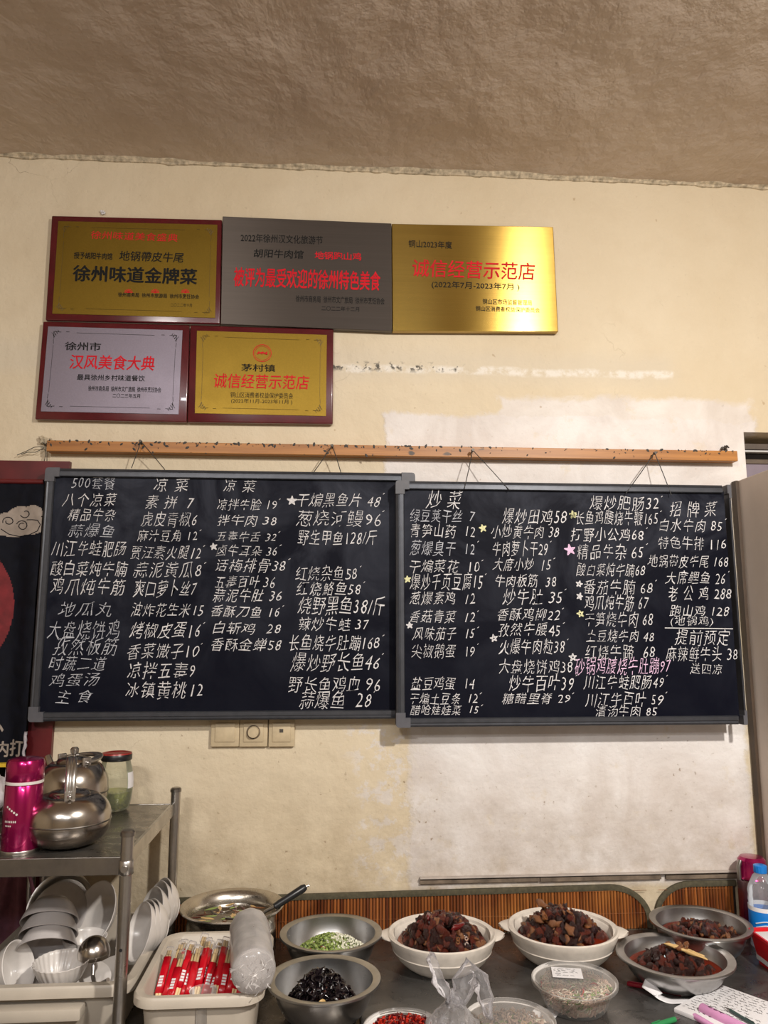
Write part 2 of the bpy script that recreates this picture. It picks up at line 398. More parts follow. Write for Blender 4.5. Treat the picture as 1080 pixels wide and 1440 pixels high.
# ------------------------------------------------------------------ text
TXT_N = [0]
def text_mesh(body, bold=0.0, shear=0.0, space=1.0):
    if bold > 0:
        me = text_mesh(body, 0.0, shear); bm = BM(); 
        for i, (dx, dy) in enumerate(((0, 0), (bold, .3*bold), (-bold, -.3*bold), (0, bold*.7), (0, -bold*.7))):
            k = len(bm.verts); bm.from_mesh(me); bm.verts.ensure_lookup_table()
            for v in bm.verts[k:]: v.co += Vector((dx, dy, i*.00007))
        bm.to_mesh(me); bm.free(); return me
    c = bpy.data.curves.new('t', 'FONT'); c.body = body; c.resolution_u = 2; c.offset = bold; c.shear = shear; c.space_character = space
    o = bpy.data.objects.new('t', c); COL.objects.link(o)
    bpy.context.view_layer.update()
    me = bpy.data.meshes.new_from_object(o.evaluated_get(bpy.context.evaluated_depsgraph_get()))
    bpy.data.objects.remove(o); bpy.data.curves.remove(c)
    me.materials.clear(); return me
def wall_text(body, x0, x1, y0, y1, Y, m, parent, name='lettering', bold=0.0, shear=0.0, wob=0.0, label=None, fit=True, drape=None, slope=0):
    """flat lettering on the vertical plane y=Y filling the photograph's box (x0..x1, y0..y1)"""
    me = text_mesh(body, bold, shear, 1.13 if wob else 1.0); TXT_N[0] += 1
    A = onY(x0, (y0+y1)/2, Y); B = onY(x1, (y0+y1)/2, Y); T = onY((x0+x1)/2, y0, Y); Bo = onY((x0+x1)/2, y1, Y)
    vs = me.vertices; xs = [v.co.x for v in vs]; ys = [v.co.y for v in vs]
    a, b, c, d = min(xs), max(xs), min(ys), max(ys); sx = (B.x-A.x)/(b-a); sz = (T.z-Bo.z)/(d-c)
    k = TXT_N[0]*3.7
    for v in vs:
        x, y = v.co.x, v.co.y
        if wob:
            p = Vector((x*1.6+k, y*1.6, k)); q = Vector((x*.7, y*.5+k, 9))
            x += wob*noise.noise(p)+wob*.4*noise.noise(p*3); y += wob*noise.noise(p+Vector((31, 7, 2)))+wob*.9*noise.noise(q)
        X = A.x+(x-a)*sx; Z = Bo.z+(y-c)*sz + slope*(X-A.x)
        yy = Y + (drape(X, Z) if drape else 0)
        v.co = Vector((X, yy-v.co.z, Z)) - (parent.location if parent else Vector())
    return obj(name, me, m, parent, label=label)

# ================================================================== STRUCTURE
jamb = onY(75, 1050).x - .055            # right side of the left doorway (opening edge)
door_top = onY(30, 672).z - .01
winL = onY(1048, 640).x; winT = onY(1065, 608).z
XL, XR, YB, ZC, TH = -2.3, 2.4, -4.6, 2.702, .2
bm = BM()
box(bm, XL, jamb-1.0, 0, TH, 0, ZC); box(bm, jamb-1.0, jamb, 0, TH, door_top, ZC)
box(bm, jamb, winL, 0, TH, 0, ZC); box(bm, winL, winL+.9, 0, TH, winT, ZC); box(bm, winL+.9, XR, 0, TH, 0, ZC)
obj('wall_back', bm, M['wall'], kind='structure')
bm = BM(); bmesh.ops.create_grid(bm, x_segments=150, y_segments=110, size=.5)
for v in bm.verts:
    x = XL+(v.co.x+.5)*(XR-XL); y = .2+(v.co.y-.5)*3.0
    w = .012*noise.noise(Vector((x*1.4, y*1.6, 3)))+.006*noise.noise(Vector((x*5, y*4, 8)))+.0025*noise.noise(Vector((x*16, y*11, 1)))
    w += .007*noise.noise(Vector((x*9, 0, 5)))*math.exp(-abs(y)/.02) if y < .05 else 0
    v.co = Vector((x, y, ZC+w+.004))
for f in bm.faces: f.normal_flip()
obj('ceiling', bm, M['ceiling'], kind='structure', smooth='full')
bm = BM(); box(bm, XL, XR, YB, -2.75, ZC, ZC+.1); obj('ceiling_rear', bm, M['room'], kind='structure')
# rough fillet of plaster where wall meets ceiling
bm = BM(); P = []
for i in range(260):
    x = -1.35+2.95*i/259; a = noise.noise(Vector((x*13, 2, 1))); b = noise.noise(Vector((x*40, 5, 1)))
    P.append((x, a, b))
rows = []
for x, a, b in P:
    h = max(.001, .002+.006*a+.004*b)
    rows.append([bm.verts.new((x, .01, ZC-h-.006)), bm.verts.new((x, -.004-.003*b, ZC-h-.003)), bm.verts.new((x, -.005, ZC-h*.4)), bm.verts.new((x, -.009-.006*a-.004*b, ZC+.002)), bm.verts.new((x, -.02, ZC+.03))])
for A, B in zip(rows[:-1], rows[1:]):
    for k in range(4): bm.faces.new((A[k], B[k], B[k+1], A[k+1]))
bmesh.ops.recalc_face_normals(bm, faces=bm.faces[:])
obj('trim_1', bm, M['bristle'], kind='structure', smooth=True)
bm = BM(); box(bm, XL, XR, YB, 1.6, -.1, 0); obj('floor', bm, M['floor'], kind='structure')
bm = BM(); box(bm, XL-.1, XL, YB, .2, 0, ZC+.1); obj('wall_left', bm, M['room'], kind='structure')
bm = BM(); box(bm, XR, XR+.1, YB, .2, 0, ZC+.1); obj('wall_right', bm, M['room'], kind='structure')
bm = BM(); box(bm, XL, XR, YB-.1, YB, 0, ZC+.1); obj('wall_front', bm, M['room'], kind='structure')
# unlit rooms beyond the two openings
bm = BM()
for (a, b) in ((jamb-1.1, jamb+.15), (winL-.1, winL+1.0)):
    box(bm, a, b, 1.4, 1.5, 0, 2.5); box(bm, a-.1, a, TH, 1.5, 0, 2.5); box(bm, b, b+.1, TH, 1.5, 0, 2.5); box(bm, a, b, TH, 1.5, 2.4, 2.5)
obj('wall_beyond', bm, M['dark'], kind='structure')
# dark red door casing left
d = thing('door_1', (jamb, 0, 0), None, None); del_keys = None
d['kind'] = 'structure'
bm = BM(); box(bm, 0, .055, -.014, .012, 0, door_top+.05); obj('jamb', bm, M['wood_red'], d)
bm = BM(); box(bm, -1.0, -.0, -.014, .012, door_top, door_top+.05); obj('lintel', bm, M['wood_red'], d)
# sliding-window rails high on the right
d = thing('window_1', (winL, 0, 0), None, None); d['kind'] = 'structure'
def zr(py): return onY(1065, py, .05).z
for nm, p0, p1, yy, c in (('rail', 624, 632, .05, lin(92, 82, 74)), ('rail', 634.5, 637, .04, lin(196, 196, 198)), ('rail', 646, 652, .05, lin(96, 84, 72))):
    bm = BM(); box(bm, 0, .85, yy, yy+.03, zr(p1), zr(p0), .001); obj(nm, bm, simple('window_rail_paint', c, .5), d)
bm = BM(); box(bm, 0, .85, .055, .062, zr(646), zr(637)); obj('pane', bm, simple('dark_window_glass', (.006, .006, .008), .12, var=0), d)
bm = BM(); box(bm, 0, .85, .055, .06, zr(720), zr(652)); obj('pane', bm, simple('frosted_lilac_glass', lin(132, 122, 134), .4, var=.05), d, label='frosted lilac-grey pane')

# broken plaster edge by the window, rubble at the beam ends
def rubble(name, px, py, n, rad, label, y=-.006, s=.006, mt='bristle', parent=None):
    bm = BM(); c = onY(px, py)
    for i in range(n):
        a = random.random()*2*pi; r = rad*sqrt(random.random()); q = s*(.4+random.random())
        mt4 = Matrix.Translation((c.x+r*cos(a), y+random.uniform(-.004, .003), c.z+r*sin(a)*.6)) @ Euler((random.random()*6, random.random()*6, 0)).to_matrix().to_4x4() @ Matrix.Diagonal((q, q*.6, q*.8, 1))
        bmesh.ops.create_icosphere(bm, subdivisions=1, radius=1, matrix=mt4)
    return obj(name, bm, M[mt], parent, smooth=False)

# grey cabinet / partition side at right edge
pA = onY(1026, 678, -.005)
pt = thing('partition_panel', (pA.x+.012, -.005, 0), 'tall plain beige grey panel standing out from the wall at the right edge', 'partition')
bm = BM(); box(bm, 0, .03, -1.3, 0, 0, pA.z, .002); obj('board', bm, M['panel'], pt)
bm = BM(); box(bm, -.008, .0, -.022, 0, 0, pA.z, .001); obj('edge_strip', bm, simple('dark_brown_edge_strip', lin(70, 54, 40), .6), pt)

# ================================================================== TABLES
def table(name, x0, x1, m, label):
    t = thing(name, ((x0+x1)/2, -.7, 0), label, 'table'); cx = (x0+x1)/2
    bm = BM(); box(bm, x0-cx, x1-cx, -.68, .69, ZT-.035, ZT, .003); obj('tabletop', bm, m, t)
    for sx in (x0-cx+.05, x1-cx-.05):
        for sy in (-.62, .62):
            bm = BM(); tube(bm, [(sx, sy, 0), (sx, sy, ZT-.035)], .019, 12); obj('leg', bm, M['steel_dark'], t, smooth=True)
    bm = BM(); box(bm, x0-cx+.03, x1-cx-.03, -.64, .64, .2, .22); obj('undershelf', bm, M['steel_dark'], t)
    return t
sx = onZ(497, 1340, ZT).x
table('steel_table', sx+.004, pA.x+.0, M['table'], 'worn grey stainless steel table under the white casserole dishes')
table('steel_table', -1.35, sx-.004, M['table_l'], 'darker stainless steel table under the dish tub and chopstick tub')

# ================================================================== BEAM
b0 = onY(66, 619, -.03); b1 = onY(1037, 634, -.03); hb = .027
bt = thing('wooden_batten', (0, 0, b0.z), 'long orange-brown wooden batten nailed across the wall above both blackboards', 'batten')
bm = BM(); poly(bm, [(b0.x, 0), (b1.x, b1.z-b0.z), (b1.x, b1.z-b0.z-hb), (b0.x, -hb)], -.03, -.001)
bmesh.ops.bevel(bm, geom=bm.edges[:], offset=.0012, segments=1, affect='EDGES')
obj('batten_body', bm, M['batten'], bt)
NAILS = [(200, 625), (467, 631), (663, 637), (917, 641)]
for (px, py) in NAILS:
    p = onY(px, py, -.03) - bt.location
    bm = BM(); tube(bm, [(p.x, -.022, p.z), (p.x, -.052, p.z+.003)], .0016, 8); tube(bm, [(p.x, -.051, p.z+.003), (p.x, -.053, p.z+.003)], .0035, 10); obj('nail', bm, M['nail'], bt)
# chipped varnish / insects holes along the upper edge
bm = BM()
for i in range(210):
    t = random.random(); x = b0.x+(b1.x-b0.x)*t; dz = (b1.z-b0.z)*t
    z = dz - (abs(random.gauss(0, .004)) if random.random() < .8 else random.random()*hb)
    q = .0010+.0032*random.random()**2
    bmesh.ops.create_icosphere(bm, subdivisions=1, radius=1, matrix=Matrix.Translation((x, -.0302, min(z, dz+.0005))) @ Euler((0, random.random()*3, 0)).to_matrix().to_4x4() @ Matrix.Diagonal((q*1.5, .0008, q*.8, 1)))
obj('dark_chip', bm, M['cord'], bt, kind='stuff')
# wire ends and rubble by the left end
w = thing('frayed_wire', onY(58, 625), 'frayed thin wires sticking out of a broken plaster hole left of the batten', 'wire')
def wl(pp): return [onY(x, y, -.012-.004*(i % 2)) - w.location for i, (x, y) in enumerate(pp)]
for k, pts in enumerate(([(62, 629), (56, 628), (48, 629), (38, 634), (24, 640)], [(62, 630), (50, 636), (38, 636), (30, 639)], [(63, 624), (64, 640), (62, 650)], [(66, 624), (66, 648)], [(60, 622), (68, 630)])):
    bm = BM(); tube(bm, wl(pts), .0009, 6); obj('strand', bm, M['cord'], w, smooth=True)
rr = rubble('plaster_crumbs', 65, 619, 26, .014, ''); tag(rr, 'small heap of broken plaster crumbs at the left end of the wooden batten', 'plaster', kind='stuff')
rr = rubble('plaster_crumbs', 1018, 632, 18, .011, '', s=.004, mt='nail'); tag(rr, 'dark broken plaster crumbs above the right end of the wooden batten', 'plaster', kind='stuff')
rr = rubble('plaster_crumbs', 146, 300, 10, .006, '', s=.004, mt='paper'); tag(rr, 'tiny white plaster chip just above the gold plaque on burgundy wood at upper left', 'plaster', kind='stuff')

# ================================================================== BLACKBOARDS
def blackboard(corners, Y, label, depth=.022, thin=False):
    tl, tr, br, bl = [onY(x, y, Y) for x, y in corners]
    x0 = (tl.x+bl.x)/2; x1 = (tr.x+br.x)/2; z1 = (tl.z+tr.z)/2; z0 = (bl.z+br.z)/2
    t = thing('blackboard', (x0, Y, z0), label, 'blackboard', 'menu blackboards'); w_, h_ = x1-x0, z1-z0; f = .020
    bm = BM(); box(bm, f*.7, w_-f*.7, .006, depth-.004, f*.7, h_-f*.7); obj('writing_surface', bm, M['slate'], t)
    def rail(a, b, horiz):
        bm = BM(); L = b-a
        prof = [(0, .0), (.004, -.0025), (.007, -.0005), (.0085, -.0005), (.0095, -.003), (f-.002, -.003), (f, .0), (f, depth), (0, depth)]
        A = []; B = []
        for (u, y) in prof:
            A.append(bm.verts.new((a, y, u) if horiz else (u, y, a))); B.append(bm.verts.new((b, y, u) if horiz else (u, y, b)))
        n_ = len(prof)
        for i in range(n_): bm.faces.new((A[i], A[(i+1) % n_], B[(i+1) % n_], B[i]))
        bm.faces.new(A); bm.faces.new(B[::-1]); bmesh.ops.recalc_face_normals(bm, faces=bm.faces[:]); return bm
    cs = .026
    o = obj('frame_rail', rail(cs*.8, w_-cs*.8, True), M['alu'], t)
    o = obj('frame_rail', rail(cs*.8, w_-cs*.8, True), M['alu'], t); o.scale.z = -1; o.location.z = h_
    o = obj('frame_rail', rail(cs*.8, h_-cs*.8, False), M['alu'], t)
    o = obj('frame_rail', rail(cs*.8, h_-cs*.8, False), M['alu'], t); o.scale.x = -.3 if thin else -1; o.location.x = w_
    for (cx, cz, sx_, sz_) in ((0, 0, 1, 1), (w_, 0, -1, 1), (w_, h_, -1, -1), (0, h_, 1, -1)):
        bm = BM(); r = .007
        pts = [(cs*1.25, -.001), (r, -.001)] + [(-.001+r-r*sin(a), -.001+r-r*cos(a)) for a in (pi/6, pi/3)] + [(-.001, r), (-.001, cs*1.25), (f+.001, cs*1.25), (f+.001, f+.001), (cs*1.25, f+.001)]
        poly(bm, pts, -.005, depth+.001); o = obj('corner_cap', bm, M['corner'], t); o.scale = (sx_*(.3 if thin and cx > 0 else 1), 1, sz_); o.location = (cx, 0, cz)
    return t
YL, YR = -.045, -.072
BL_ = blackboard(((66, 656), (583, 668), (585, 1008), (40, 1017)), YL, 'left menu blackboard with four columns of chalk dishes, beside the curtain')
BR_ = blackboard(((560, 675), (1025, 684), (1052, 1021), (554, 1020)), YR, 'right menu blackboard overlapping the left one, headed with stir-fried dishes', thin=True)
def star(parent, Y, px, py, r, m, filled=False):
    c = onY(px, py, Y); e = onY(px+r, py, Y).x-c.x; bm = BM(); rot = random.uniform(-.3, .3); rr_ = .0011
    pts = [(c.x+e*cos(rot+pi/2+k*4*pi/5)*random.uniform(.85, 1.1), c.z+e*sin(rot+pi/2+k*4*pi/5)*random.uniform(.85, 1.1)) for k in range(5)]
    L = parent.location
    for i in range(5):
        a, b = Vector(pts[i]), Vector(pts[(i+1) % 5]); d = (b-a).normalized(); nrm = Vector((-d.y, d.x))*rr_
        bm.faces.new([bm.verts.new((q.x-L.x, Y-L.y-.0002*i, q.y-L.z)) for q in (a+nrm, a-nrm, b-nrm, b+nrm)])
    if filled:
        P2 = []
        for k in range(10):
            q = e*(1 if k % 2 == 0 else .45)*.8; a = rot+pi/2+k*pi/5; P2.append(bm.verts.new((c.x+q*cos(a)-L.x, Y-L.y+.0001, c.z+q*sin(a)-L.z)))
        cc = bm.verts.new((c.x-L.x, Y-L.y+.0001, c.z-L.z))
        for k in range(10): bm.faces.new((cc, P2[k], P2[(k+1) % 10]))
    obj('chalk_star', bm, M[m], parent)
def chalk_lines(parent, Y, ox, oy, s, rows, default='chalk'):
    for row in rows:
        t, x0, x1, y0, y1 = row[:5]; m = row[5] if len(row) > 5 else default
        body, tick = (t[:-1], True) if t.endswith("'") else (t, False)
        wall_text(body, ox+x0/s, ox+x1/s, oy+y0/s, oy+y1/s, Y, M[m], parent, 'chalk_line', bold=random.uniform(-.0135, -.009), shear=random.uniform(.18, .34), wob=.10)
        if tick:
            c = onY(ox+(x1+14)/s, oy+(y0+4)/s, Y)-parent.location; bm = BM(); dx = random.uniform(.003, .005)
            bm.faces.new([bm.verts.new(Vector(q)) for q in ((c.x, c.y, c.z), (c.x, c.y, c.z-.0016), (c.x+dx, c.y, c.z+.0014), (c.x+dx, c.y, c.z+.0028))]); obj('chalk_tick', bm, M['chalk'], parent)
s1 = 1080/280
YC = YL+.0055
chalk_lines(BL_, YC, 40, 640, s1, [
 ("500套餐", 235, 470, 115, 185, 'chalk_dim'), ("八个凉菜", 185, 480, 203, 278), ("精品牛杂", 215, 475, 290, 358), ("蒜爆鱼", 215, 465, 376, 447, 'chalk_dim'),
 ("川江牛蛙肥肠", 125, 530, 463, 547), ("酸白菜炖牛腩", 118, 538, 575, 655), ("鸡爪炖牛筋", 118, 530, 668, 757),
 ("凉 菜", 680, 872, 122, 195), ("素 拼  7", 635, 900, 223, 292), ("虎皮青椒6", 612, 912, 308, 387), ("麻汁豆角 12'", 590, 915, 405, 468), ("贾汪素火腿12'", 552, 935, 490, 562),
 ("蒜泥黄瓜8'", 572, 940, 582, 665), ("爽口萝卜丝7", 570, 915, 678, 770)])
chalk_lines(BL_, YC, 40, 830, s1, [
 ("地瓜丸", 160, 455, 63, 142, 'chalk_dim'), ("大盘烧饼鸡", 105, 495, 163, 262, 'chalk_dim'), ("孜然板筋", 135, 490, 255, 352, 'chalk_dim'), ("时蔬二道", 110, 425, 358, 432, 'chalk_dim'), ("鸡蛋汤", 112, 385, 450, 522, 'chalk_dim'), ("主 食", 145, 350, 540, 613, 'chalk_dim'),
 ("油炸花生米15", 555, 950, 70, 142), ("烤椒皮蛋16'", 548, 935, 175, 262), ("香菜馓子10'", 540, 922, 288, 372), ("凉拌五毒9", 535, 905, 393, 480), ("冰镇黄桃12", 525, 945, 498, 585)])
chalk_lines(BL_, YC, 290, 650, s1, [
 ("凉 菜", 90, 272, 93, 160), ("凉拌牛脸 19'", 58, 382, 198, 260), ("拌牛肉 38", 58, 382, 286, 344), ("五毒牛舌 32'", 52, 378, 376, 430), ("卤牛耳朵 36'", 55, 385, 448, 510),
 ("话梅排骨38'", 50, 432, 523, 594), ("五毒百叶 36", 45, 372, 613, 682), ("蒜泥牛肚 36", 35, 408, 688, 757),
 ("干煸黑鱼片 48'", 495, 945, 168, 242), ("葱烧河鳗96'", 490, 942, 263, 354), ("野生甲鱼128/斤", 495, 925, 366, 447), ("红烧杂鱼58'", 485, 820, 563, 642), ("红烧鮥鱼58'", 487, 840, 648, 724)])
chalk_lines(BL_, YC, 290, 830, s1, [
 ("香酥刀鱼 16'", 28, 400, 83, 147), ("白斩鸡  28", 35, 405, 173, 237), ("香酥金蝉58", 28, 408, 260, 327), ("烧野黑鱼38/斤", 495, 970, 33, 132), ("辣炒牛蛙 37", 500, 885, 148, 220),
 ("长鱼烧牛肚蹦168'", 450, 942, 243, 327), ("爆炒野长鱼46'", 460, 940, 343, 442), ("野长鱼鸡血 96", 445, 942, 468, 552), ("蒜爆鱼  28'", 505, 895, 548, 642)])
star(BL_, YC, 290+465/s1, 650+208/s1, 7, 'chalk', True); star(BL_, YC, 290+40/s1, 650+458/s1, 5.5, 'chalk', True)
s2 = 1080/260; YC = YR+.0055
chalk_lines(BR_, YC, 550, 670, s2, [
 ("炒 菜", 205, 420, 82, 188), ("绿豆荚干丝  7", 110, 490, 193, 267, 'chalk_dim'), ("青笋山药  12", 115, 490, 278, 358), ("葱爆臭干  12'", 108, 490, 378, 462, 'chalk_dim'), ("干煸菜花  10'", 110, 515, 488, 560),
 ("爆炒千页豆腐15'", 110, 535, 568, 662), ("葱爆素鸡  12", 108, 490, 673, 748), ("爆炒田鸡58", 645, 1025, 188, 282), ("小炒黄牛肉 38", 583, 982, 283, 362),
 ("牛肉萝卜干29'", 595, 915, 378, 467), ("大席小炒  15'", 595, 935, 476, 552), ("牛肉板筋  38", 610, 965, 573, 647), ("炒牛肚 35'", 648, 1000, 658, 748)])
s3 = 1080/260
chalk_lines(BR_, YC, 550, 840, s3, [
 ("香菇青菜  12'", 112, 490, 78, 147), ("风味茄子  15'", 125, 490, 173, 247), ("尖椒鹅蛋  19'", 118, 490, 270, 354), ("盐豆鸡蛋  14", 115, 490, 463, 542), ("干煸土豆条  12'", 112, 505, 558, 624), ("醋呛娃娃菜  15'", 112, 512, 628, 687),
 ("香酥鸡柳22'", 622, 985, 63, 137), ("孜然牛腰45'", 625, 990, 148, 227), ("火爆牛肉粒38'", 628, 1015, 243, 332), ("大盘烧饼鸡38'", 628, 1060, 363, 447), ("炒牛百叶39'", 685, 1065, 453, 547), ("糖醋里脊 29'", 648, 1045, 558, 622)])
s4 = 4.0
chalk_lines(BR_, YC, 790, 670, s4, [
 ("爆炒肥肠32'", 155, 545, 110, 190), ("长鱼鸡腰烧牛鞭165'", 80, 540, 193, 272), ("打野小公鸡68'", 50, 460, 288, 364), ("精品牛杂 65'", 85, 460, 378, 464), ("酸白菜炖牛腩68'", 80, 468, 488, 562),
 ("番茄牛腩 68'", 125, 512, 583, 662), ("鸡爪炖牛筋 67", 125, 490, 666, 752), ("招 牌 菜", 605, 875, 138, 227), ("白水牛肉 85'", 545, 905, 238, 312), ("特色牛排 116", 545, 920, 338, 412),
 ("地锅带皮牛尾 168", 485, 938, 443, 512), ("大席鲤鱼 26'", 580, 922, 533, 607), ("老 公 鸡 288", 595, 955, 618, 697)])
chalk_lines(BR_, YC, 790, 840, s4, [
 ("干笋烧牛肉 68", 130, 515, 83, 167), ("土豆烧牛肉 48", 135, 520, 183, 252), ("红烧牛蹄  68", 130, 525, 268, 347), ("砂锅鸡腰烧牛肚蹦97", 75, 615, 338, 432, 'chalk_pink'), ("川江牛蛙肥肠49'", 120, 575, 438, 517),
 ("川江牛百叶 59'", 130, 570, 533, 612), ("清汤牛肉 85", 190, 535, 608, 672), ("跑山鸡 128", 605, 940, 43, 107), ("(地锅鸡)", 612, 848, 106, 167), ("提前预定", 635, 948, 183, 267), ("麻辣鲜牛头 38", 582, 990, 278, 360), ("送四凉", 720, 905, 373, 432)])
for (ox, oy, px, py, r, m, fl) in ((550, 670, 535, 302, 6, 'chalk_yel', 1), (550, 670, 95, 600, 5, 'chalk_yel', 1), (550, 670, 1062, 222, 5.5, 'chalk_yel', 1), (550, 840, 108, 165, 5, 'chalk', 1), (550, 840, 600, 240, 5.5, 'chalk', 0), (550, 840, 1062, 350, 6, 'chalk', 0)):
    star(BR_, YC, ox+px/s2, oy+py/s2, r, m, fl)
for (ox, oy, px, py, r, m, fl) in ((790, 670, 45, 412, 8, 'chalk_pink', 1), (790, 670, 65, 218, 5, 'chalk_yel', 1), (790, 670, 97, 605, 5, 'chalk', 0), (790, 670, 100, 675, 5, 'chalk', 1), (790, 840, 105, 92, 5.5, 'chalk_yel', 0)):
    star(BR_, YC, ox+px/s4, oy+py/s4, r, m, fl)
bm = BM(); a = onY(790+580/4, 840+172/4, YC)-BR_.location; b = onY(790+963/4, 840+177/4, YC)-BR_.location
bm.faces.new([bm.verts.new(q) for q in ((a.x, a.y, a.z-.001), (b.x, a.y, b.z-.001), (b.x, a.y, b.z+.001), (a.x, a.y, a.z+.001))]); obj('chalk_underline', bm, M['chalk'], BR_)

# hanging cords
CORDS = [(0, 185, 655, 232, 657, YL, 'left'), (1, 441, 661, 480, 663, YL, 'left'), (2, 653, 687, 716, 689, YR, 'right'), (3, 880, 694, 944, 696, YR, 'right')]
CL = ['looped hanging cord at the left end of the left blackboard', 'looped hanging cord at the right end of the left blackboard', 'looped hanging cord at the left end of the right blackboard', 'looped hanging cord at the right end of the right blackboard']
for (i, ax, ay, bx, by, Y, side) in CORDS:
    nl = onY(*NAILS[i], -.03); nl = Vector((nl.x, -.046, nl.z+.004)); front = side == 'right'
    A = onY(ax, ay, Y-(.006 if front else -.008)); B = onY(bx, by, Y-(.006 if front else -.008))
    if not front: A.z -= .006; B.z -= .006
    t = thing('hanging_cord', nl, CL[i], 'cord', 'blackboard hanging cords')
    for q in (A, B):
        m1 = (nl+q)/2+Vector((.0008, 0, 0)); bm = BM(); tube(bm, [Vector(), m1-nl, q-nl], .0011, 6); obj('cord_strand', bm, M['cord'], t, smooth=True)
    bm = BM(); tube(bm, [Vector((.003*cos(a), .001, .003*sin(a)-.001)) for a in [k*pi/4 for k in range(9)]], .0011, 6, cap=False); obj('knot', bm, M['cord'], t, smooth=True)

# ================================================================== PLAQUES
def quad_prism(bm, cs, Y0, Y1, L, bev=0):
    P = [onY(x, y, Y0)-L for x, y in cs]
    F = [bm.verts.new(p) for p in P]; K = [bm.verts.new((p.x, Y1-L.y, p.z)) for p in P]
    bm.faces.new(F); bm.faces.new(K[::-1])
    for i in range(4): bm.faces.new((F[i], K[i], K[(i+1) % 4], F[(i+1) % 4]))
    bmesh.ops.recalc_face_normals(bm, faces=bm.faces[:])
    if bev: bmesh.ops.bevel(bm, geom=bm.edges[:], offset=bev, segments=3, affect='EDGES', profile=.5)
def ornament(parent, L, px, py, sx_, sz_, Y, m):
    bm = BM(); c = onY(px, py, Y)-L
    for k in range(4):
        q = .010-.0018*k
        pts = [(c.x+sx_*(.004*k+q*.5*(1-cos(a))*cos(a*.5)+.001), c.y, c.z+sz_*(.0035*(3-k)+q*sin(a)*.6)) for a in [j*pi/5 for j in range(8)]]
        tube(bm, pts, .0006, 4)
    for k in range(2):
        tube(bm, [(c.x+sx_*(.002+.03*k*1), c.y, c.z+sz_*(.002)), (c.x+sx_*(.02+.02*k), c.y, c.z+sz_*(.003-.001*k))], .0006, 4)
        tube(bm, [(c.x+sx_*(.002), c.y, c.z+sz_*(.002+.02*k)), (c.x+sx_*(.003), c.y, c.z+sz_*(.02+.014*k))], .0006, 4)
    obj('corner_ornament', bm, M[m], parent)
def plaque(outer, inner, mat, label, wood=True):
    c = onY(sum(p[0] for p in outer)/4, max(p[1] for p in outer), 0); L = Vector((c.x, -.002, c.z))
    t = thing('award_plaque', L, label, 'plaque', 'award plaques on the wall')
    if wood:
        bm = BM(); quad_prism(bm, outer, -.018, -.003, L, .003); obj('backing_board', bm, M['plaque_wood'], t, smooth=30)
        bm = BM(); quad_prism(bm, inner, -.0195, -.016, L); obj('metal_plate', bm, mat, t); return t, -.0200
    bm = BM(); quad_prism(bm, outer, -.020, -.002, L, .0015); obj('metal_plate', bm, mat, t); return t, -.0206
p1, Y1 = plaque([(72.6, 303), (312, 308.7), (309, 455.5), (63.6, 450)], [(82, 311), (305.6, 316), (302.5, 447), (73.5, 441)], M['brass_sand'], 'gold plaque on burgundy wood at the upper left with large black title')
def T(p, Y, body, x0, x1, y0, y1, m, bold=.0, shear=0.0): wall_text(body, x0, x1, y0, y1, Y, M[m], p, 'lettering', bold, shear)
T(p1, Y1, '徐州味道美食盛典', 127.6, 250, 326.7, 338, 'red_ink', .0, .05)
T(p1, Y1, '授予胡阳牛肉馆', 104, 158, 355, 364.5, 'black_ink', .018)
T(p1, Y1, '地锅帶皮牛尾', 167.5, 258, 354, 368, 'black_ink', .012, .1)
T(p1, Y1, '徐州味道金牌菜', 102, 277.5, 375, 398, 'black_ink', .03)
T(p1, Y1, '徐州商务局  徐州市旅游局  徐州市烹饪协会', 166, 280, 412.5, 419, 'black_ink', .012)
T(p1, Y1, '二〇二二年十月', 240, 270, 426.5, 431.5, 'black_ink')
for px in (180.6, 218, 260.4):   # little fan-shaped red emblems
    bm = BM(); c = onY(px, 412, Y1+.0003)-p1.location; e = .011
    for k in range(7):
        a = pi*(k+.5)/7; d = Vector((cos(a), 0, sin(a))); q = Vector((-sin(a), 0, cos(a)))*.0013
        bm.faces.new([bm.verts.new(c+d*.3*e-q*.4), bm.verts.new(c+d*e-q), bm.verts.new(c+d*e+q), bm.verts.new(c+d*.3*e+q*.4)])
    bmesh.ops.create_circle(bm, cap_ends=True, segments=12, radius=.0028, matrix=Matrix.Translation(c+Vector((0, 0, .002))) @ Matrix.Rotation(pi/2, 4, 'X')); obj('red_emblem', bm, M['red_ink'], p1)
def orn(p, Y, ins, m='brown_ink', which=(0, 1, 2, 3)):
    sg = [(1, -1), (-1, -1), (-1, 1), (1, 1)]; cx = sum(i[0] for i in ins)/4; cy = sum(i[1] for i in ins)/4
    for k in which:
        x, y = ins[k]; ornament(p, p.location, x+(7 if x < cx else -7), y+(6 if y < cy else -6), *sg[k], Y, m)
    bm = BM(); Q = [onY(x+(9 if x < cx else -9), y+(8 if y < cy else -8), Y)-p.location for x, y in ins]
    for a, b in zip(Q, Q[1:]+Q[:1]):
        u = a.lerp(b, .18); v = a.lerp(b, .82); tube(bm, [u, v], .0004, 4)
    obj('etched_border', bm, M[m], p)
orn(p1, Y1, [(82, 311), (305.6, 316), (302.5, 447), (73.5, 441)])
p2, Y2 = plaque([(313, 304), (550.5, 314), (551.5, 465.5), (310, 455.5)], None, M['steel_plate'], 'plain dark grey metal plaque with pinkish red title, between two gold ones', False)
T(p2, Y2, '2022年徐州汉文化旅游节', 338.4, 454, 330, 342, 'black_ink', .008); T(p2, Y2, '胡阳牛肉馆', 357, 427, 351, 363, 'black_ink', .012, .08)
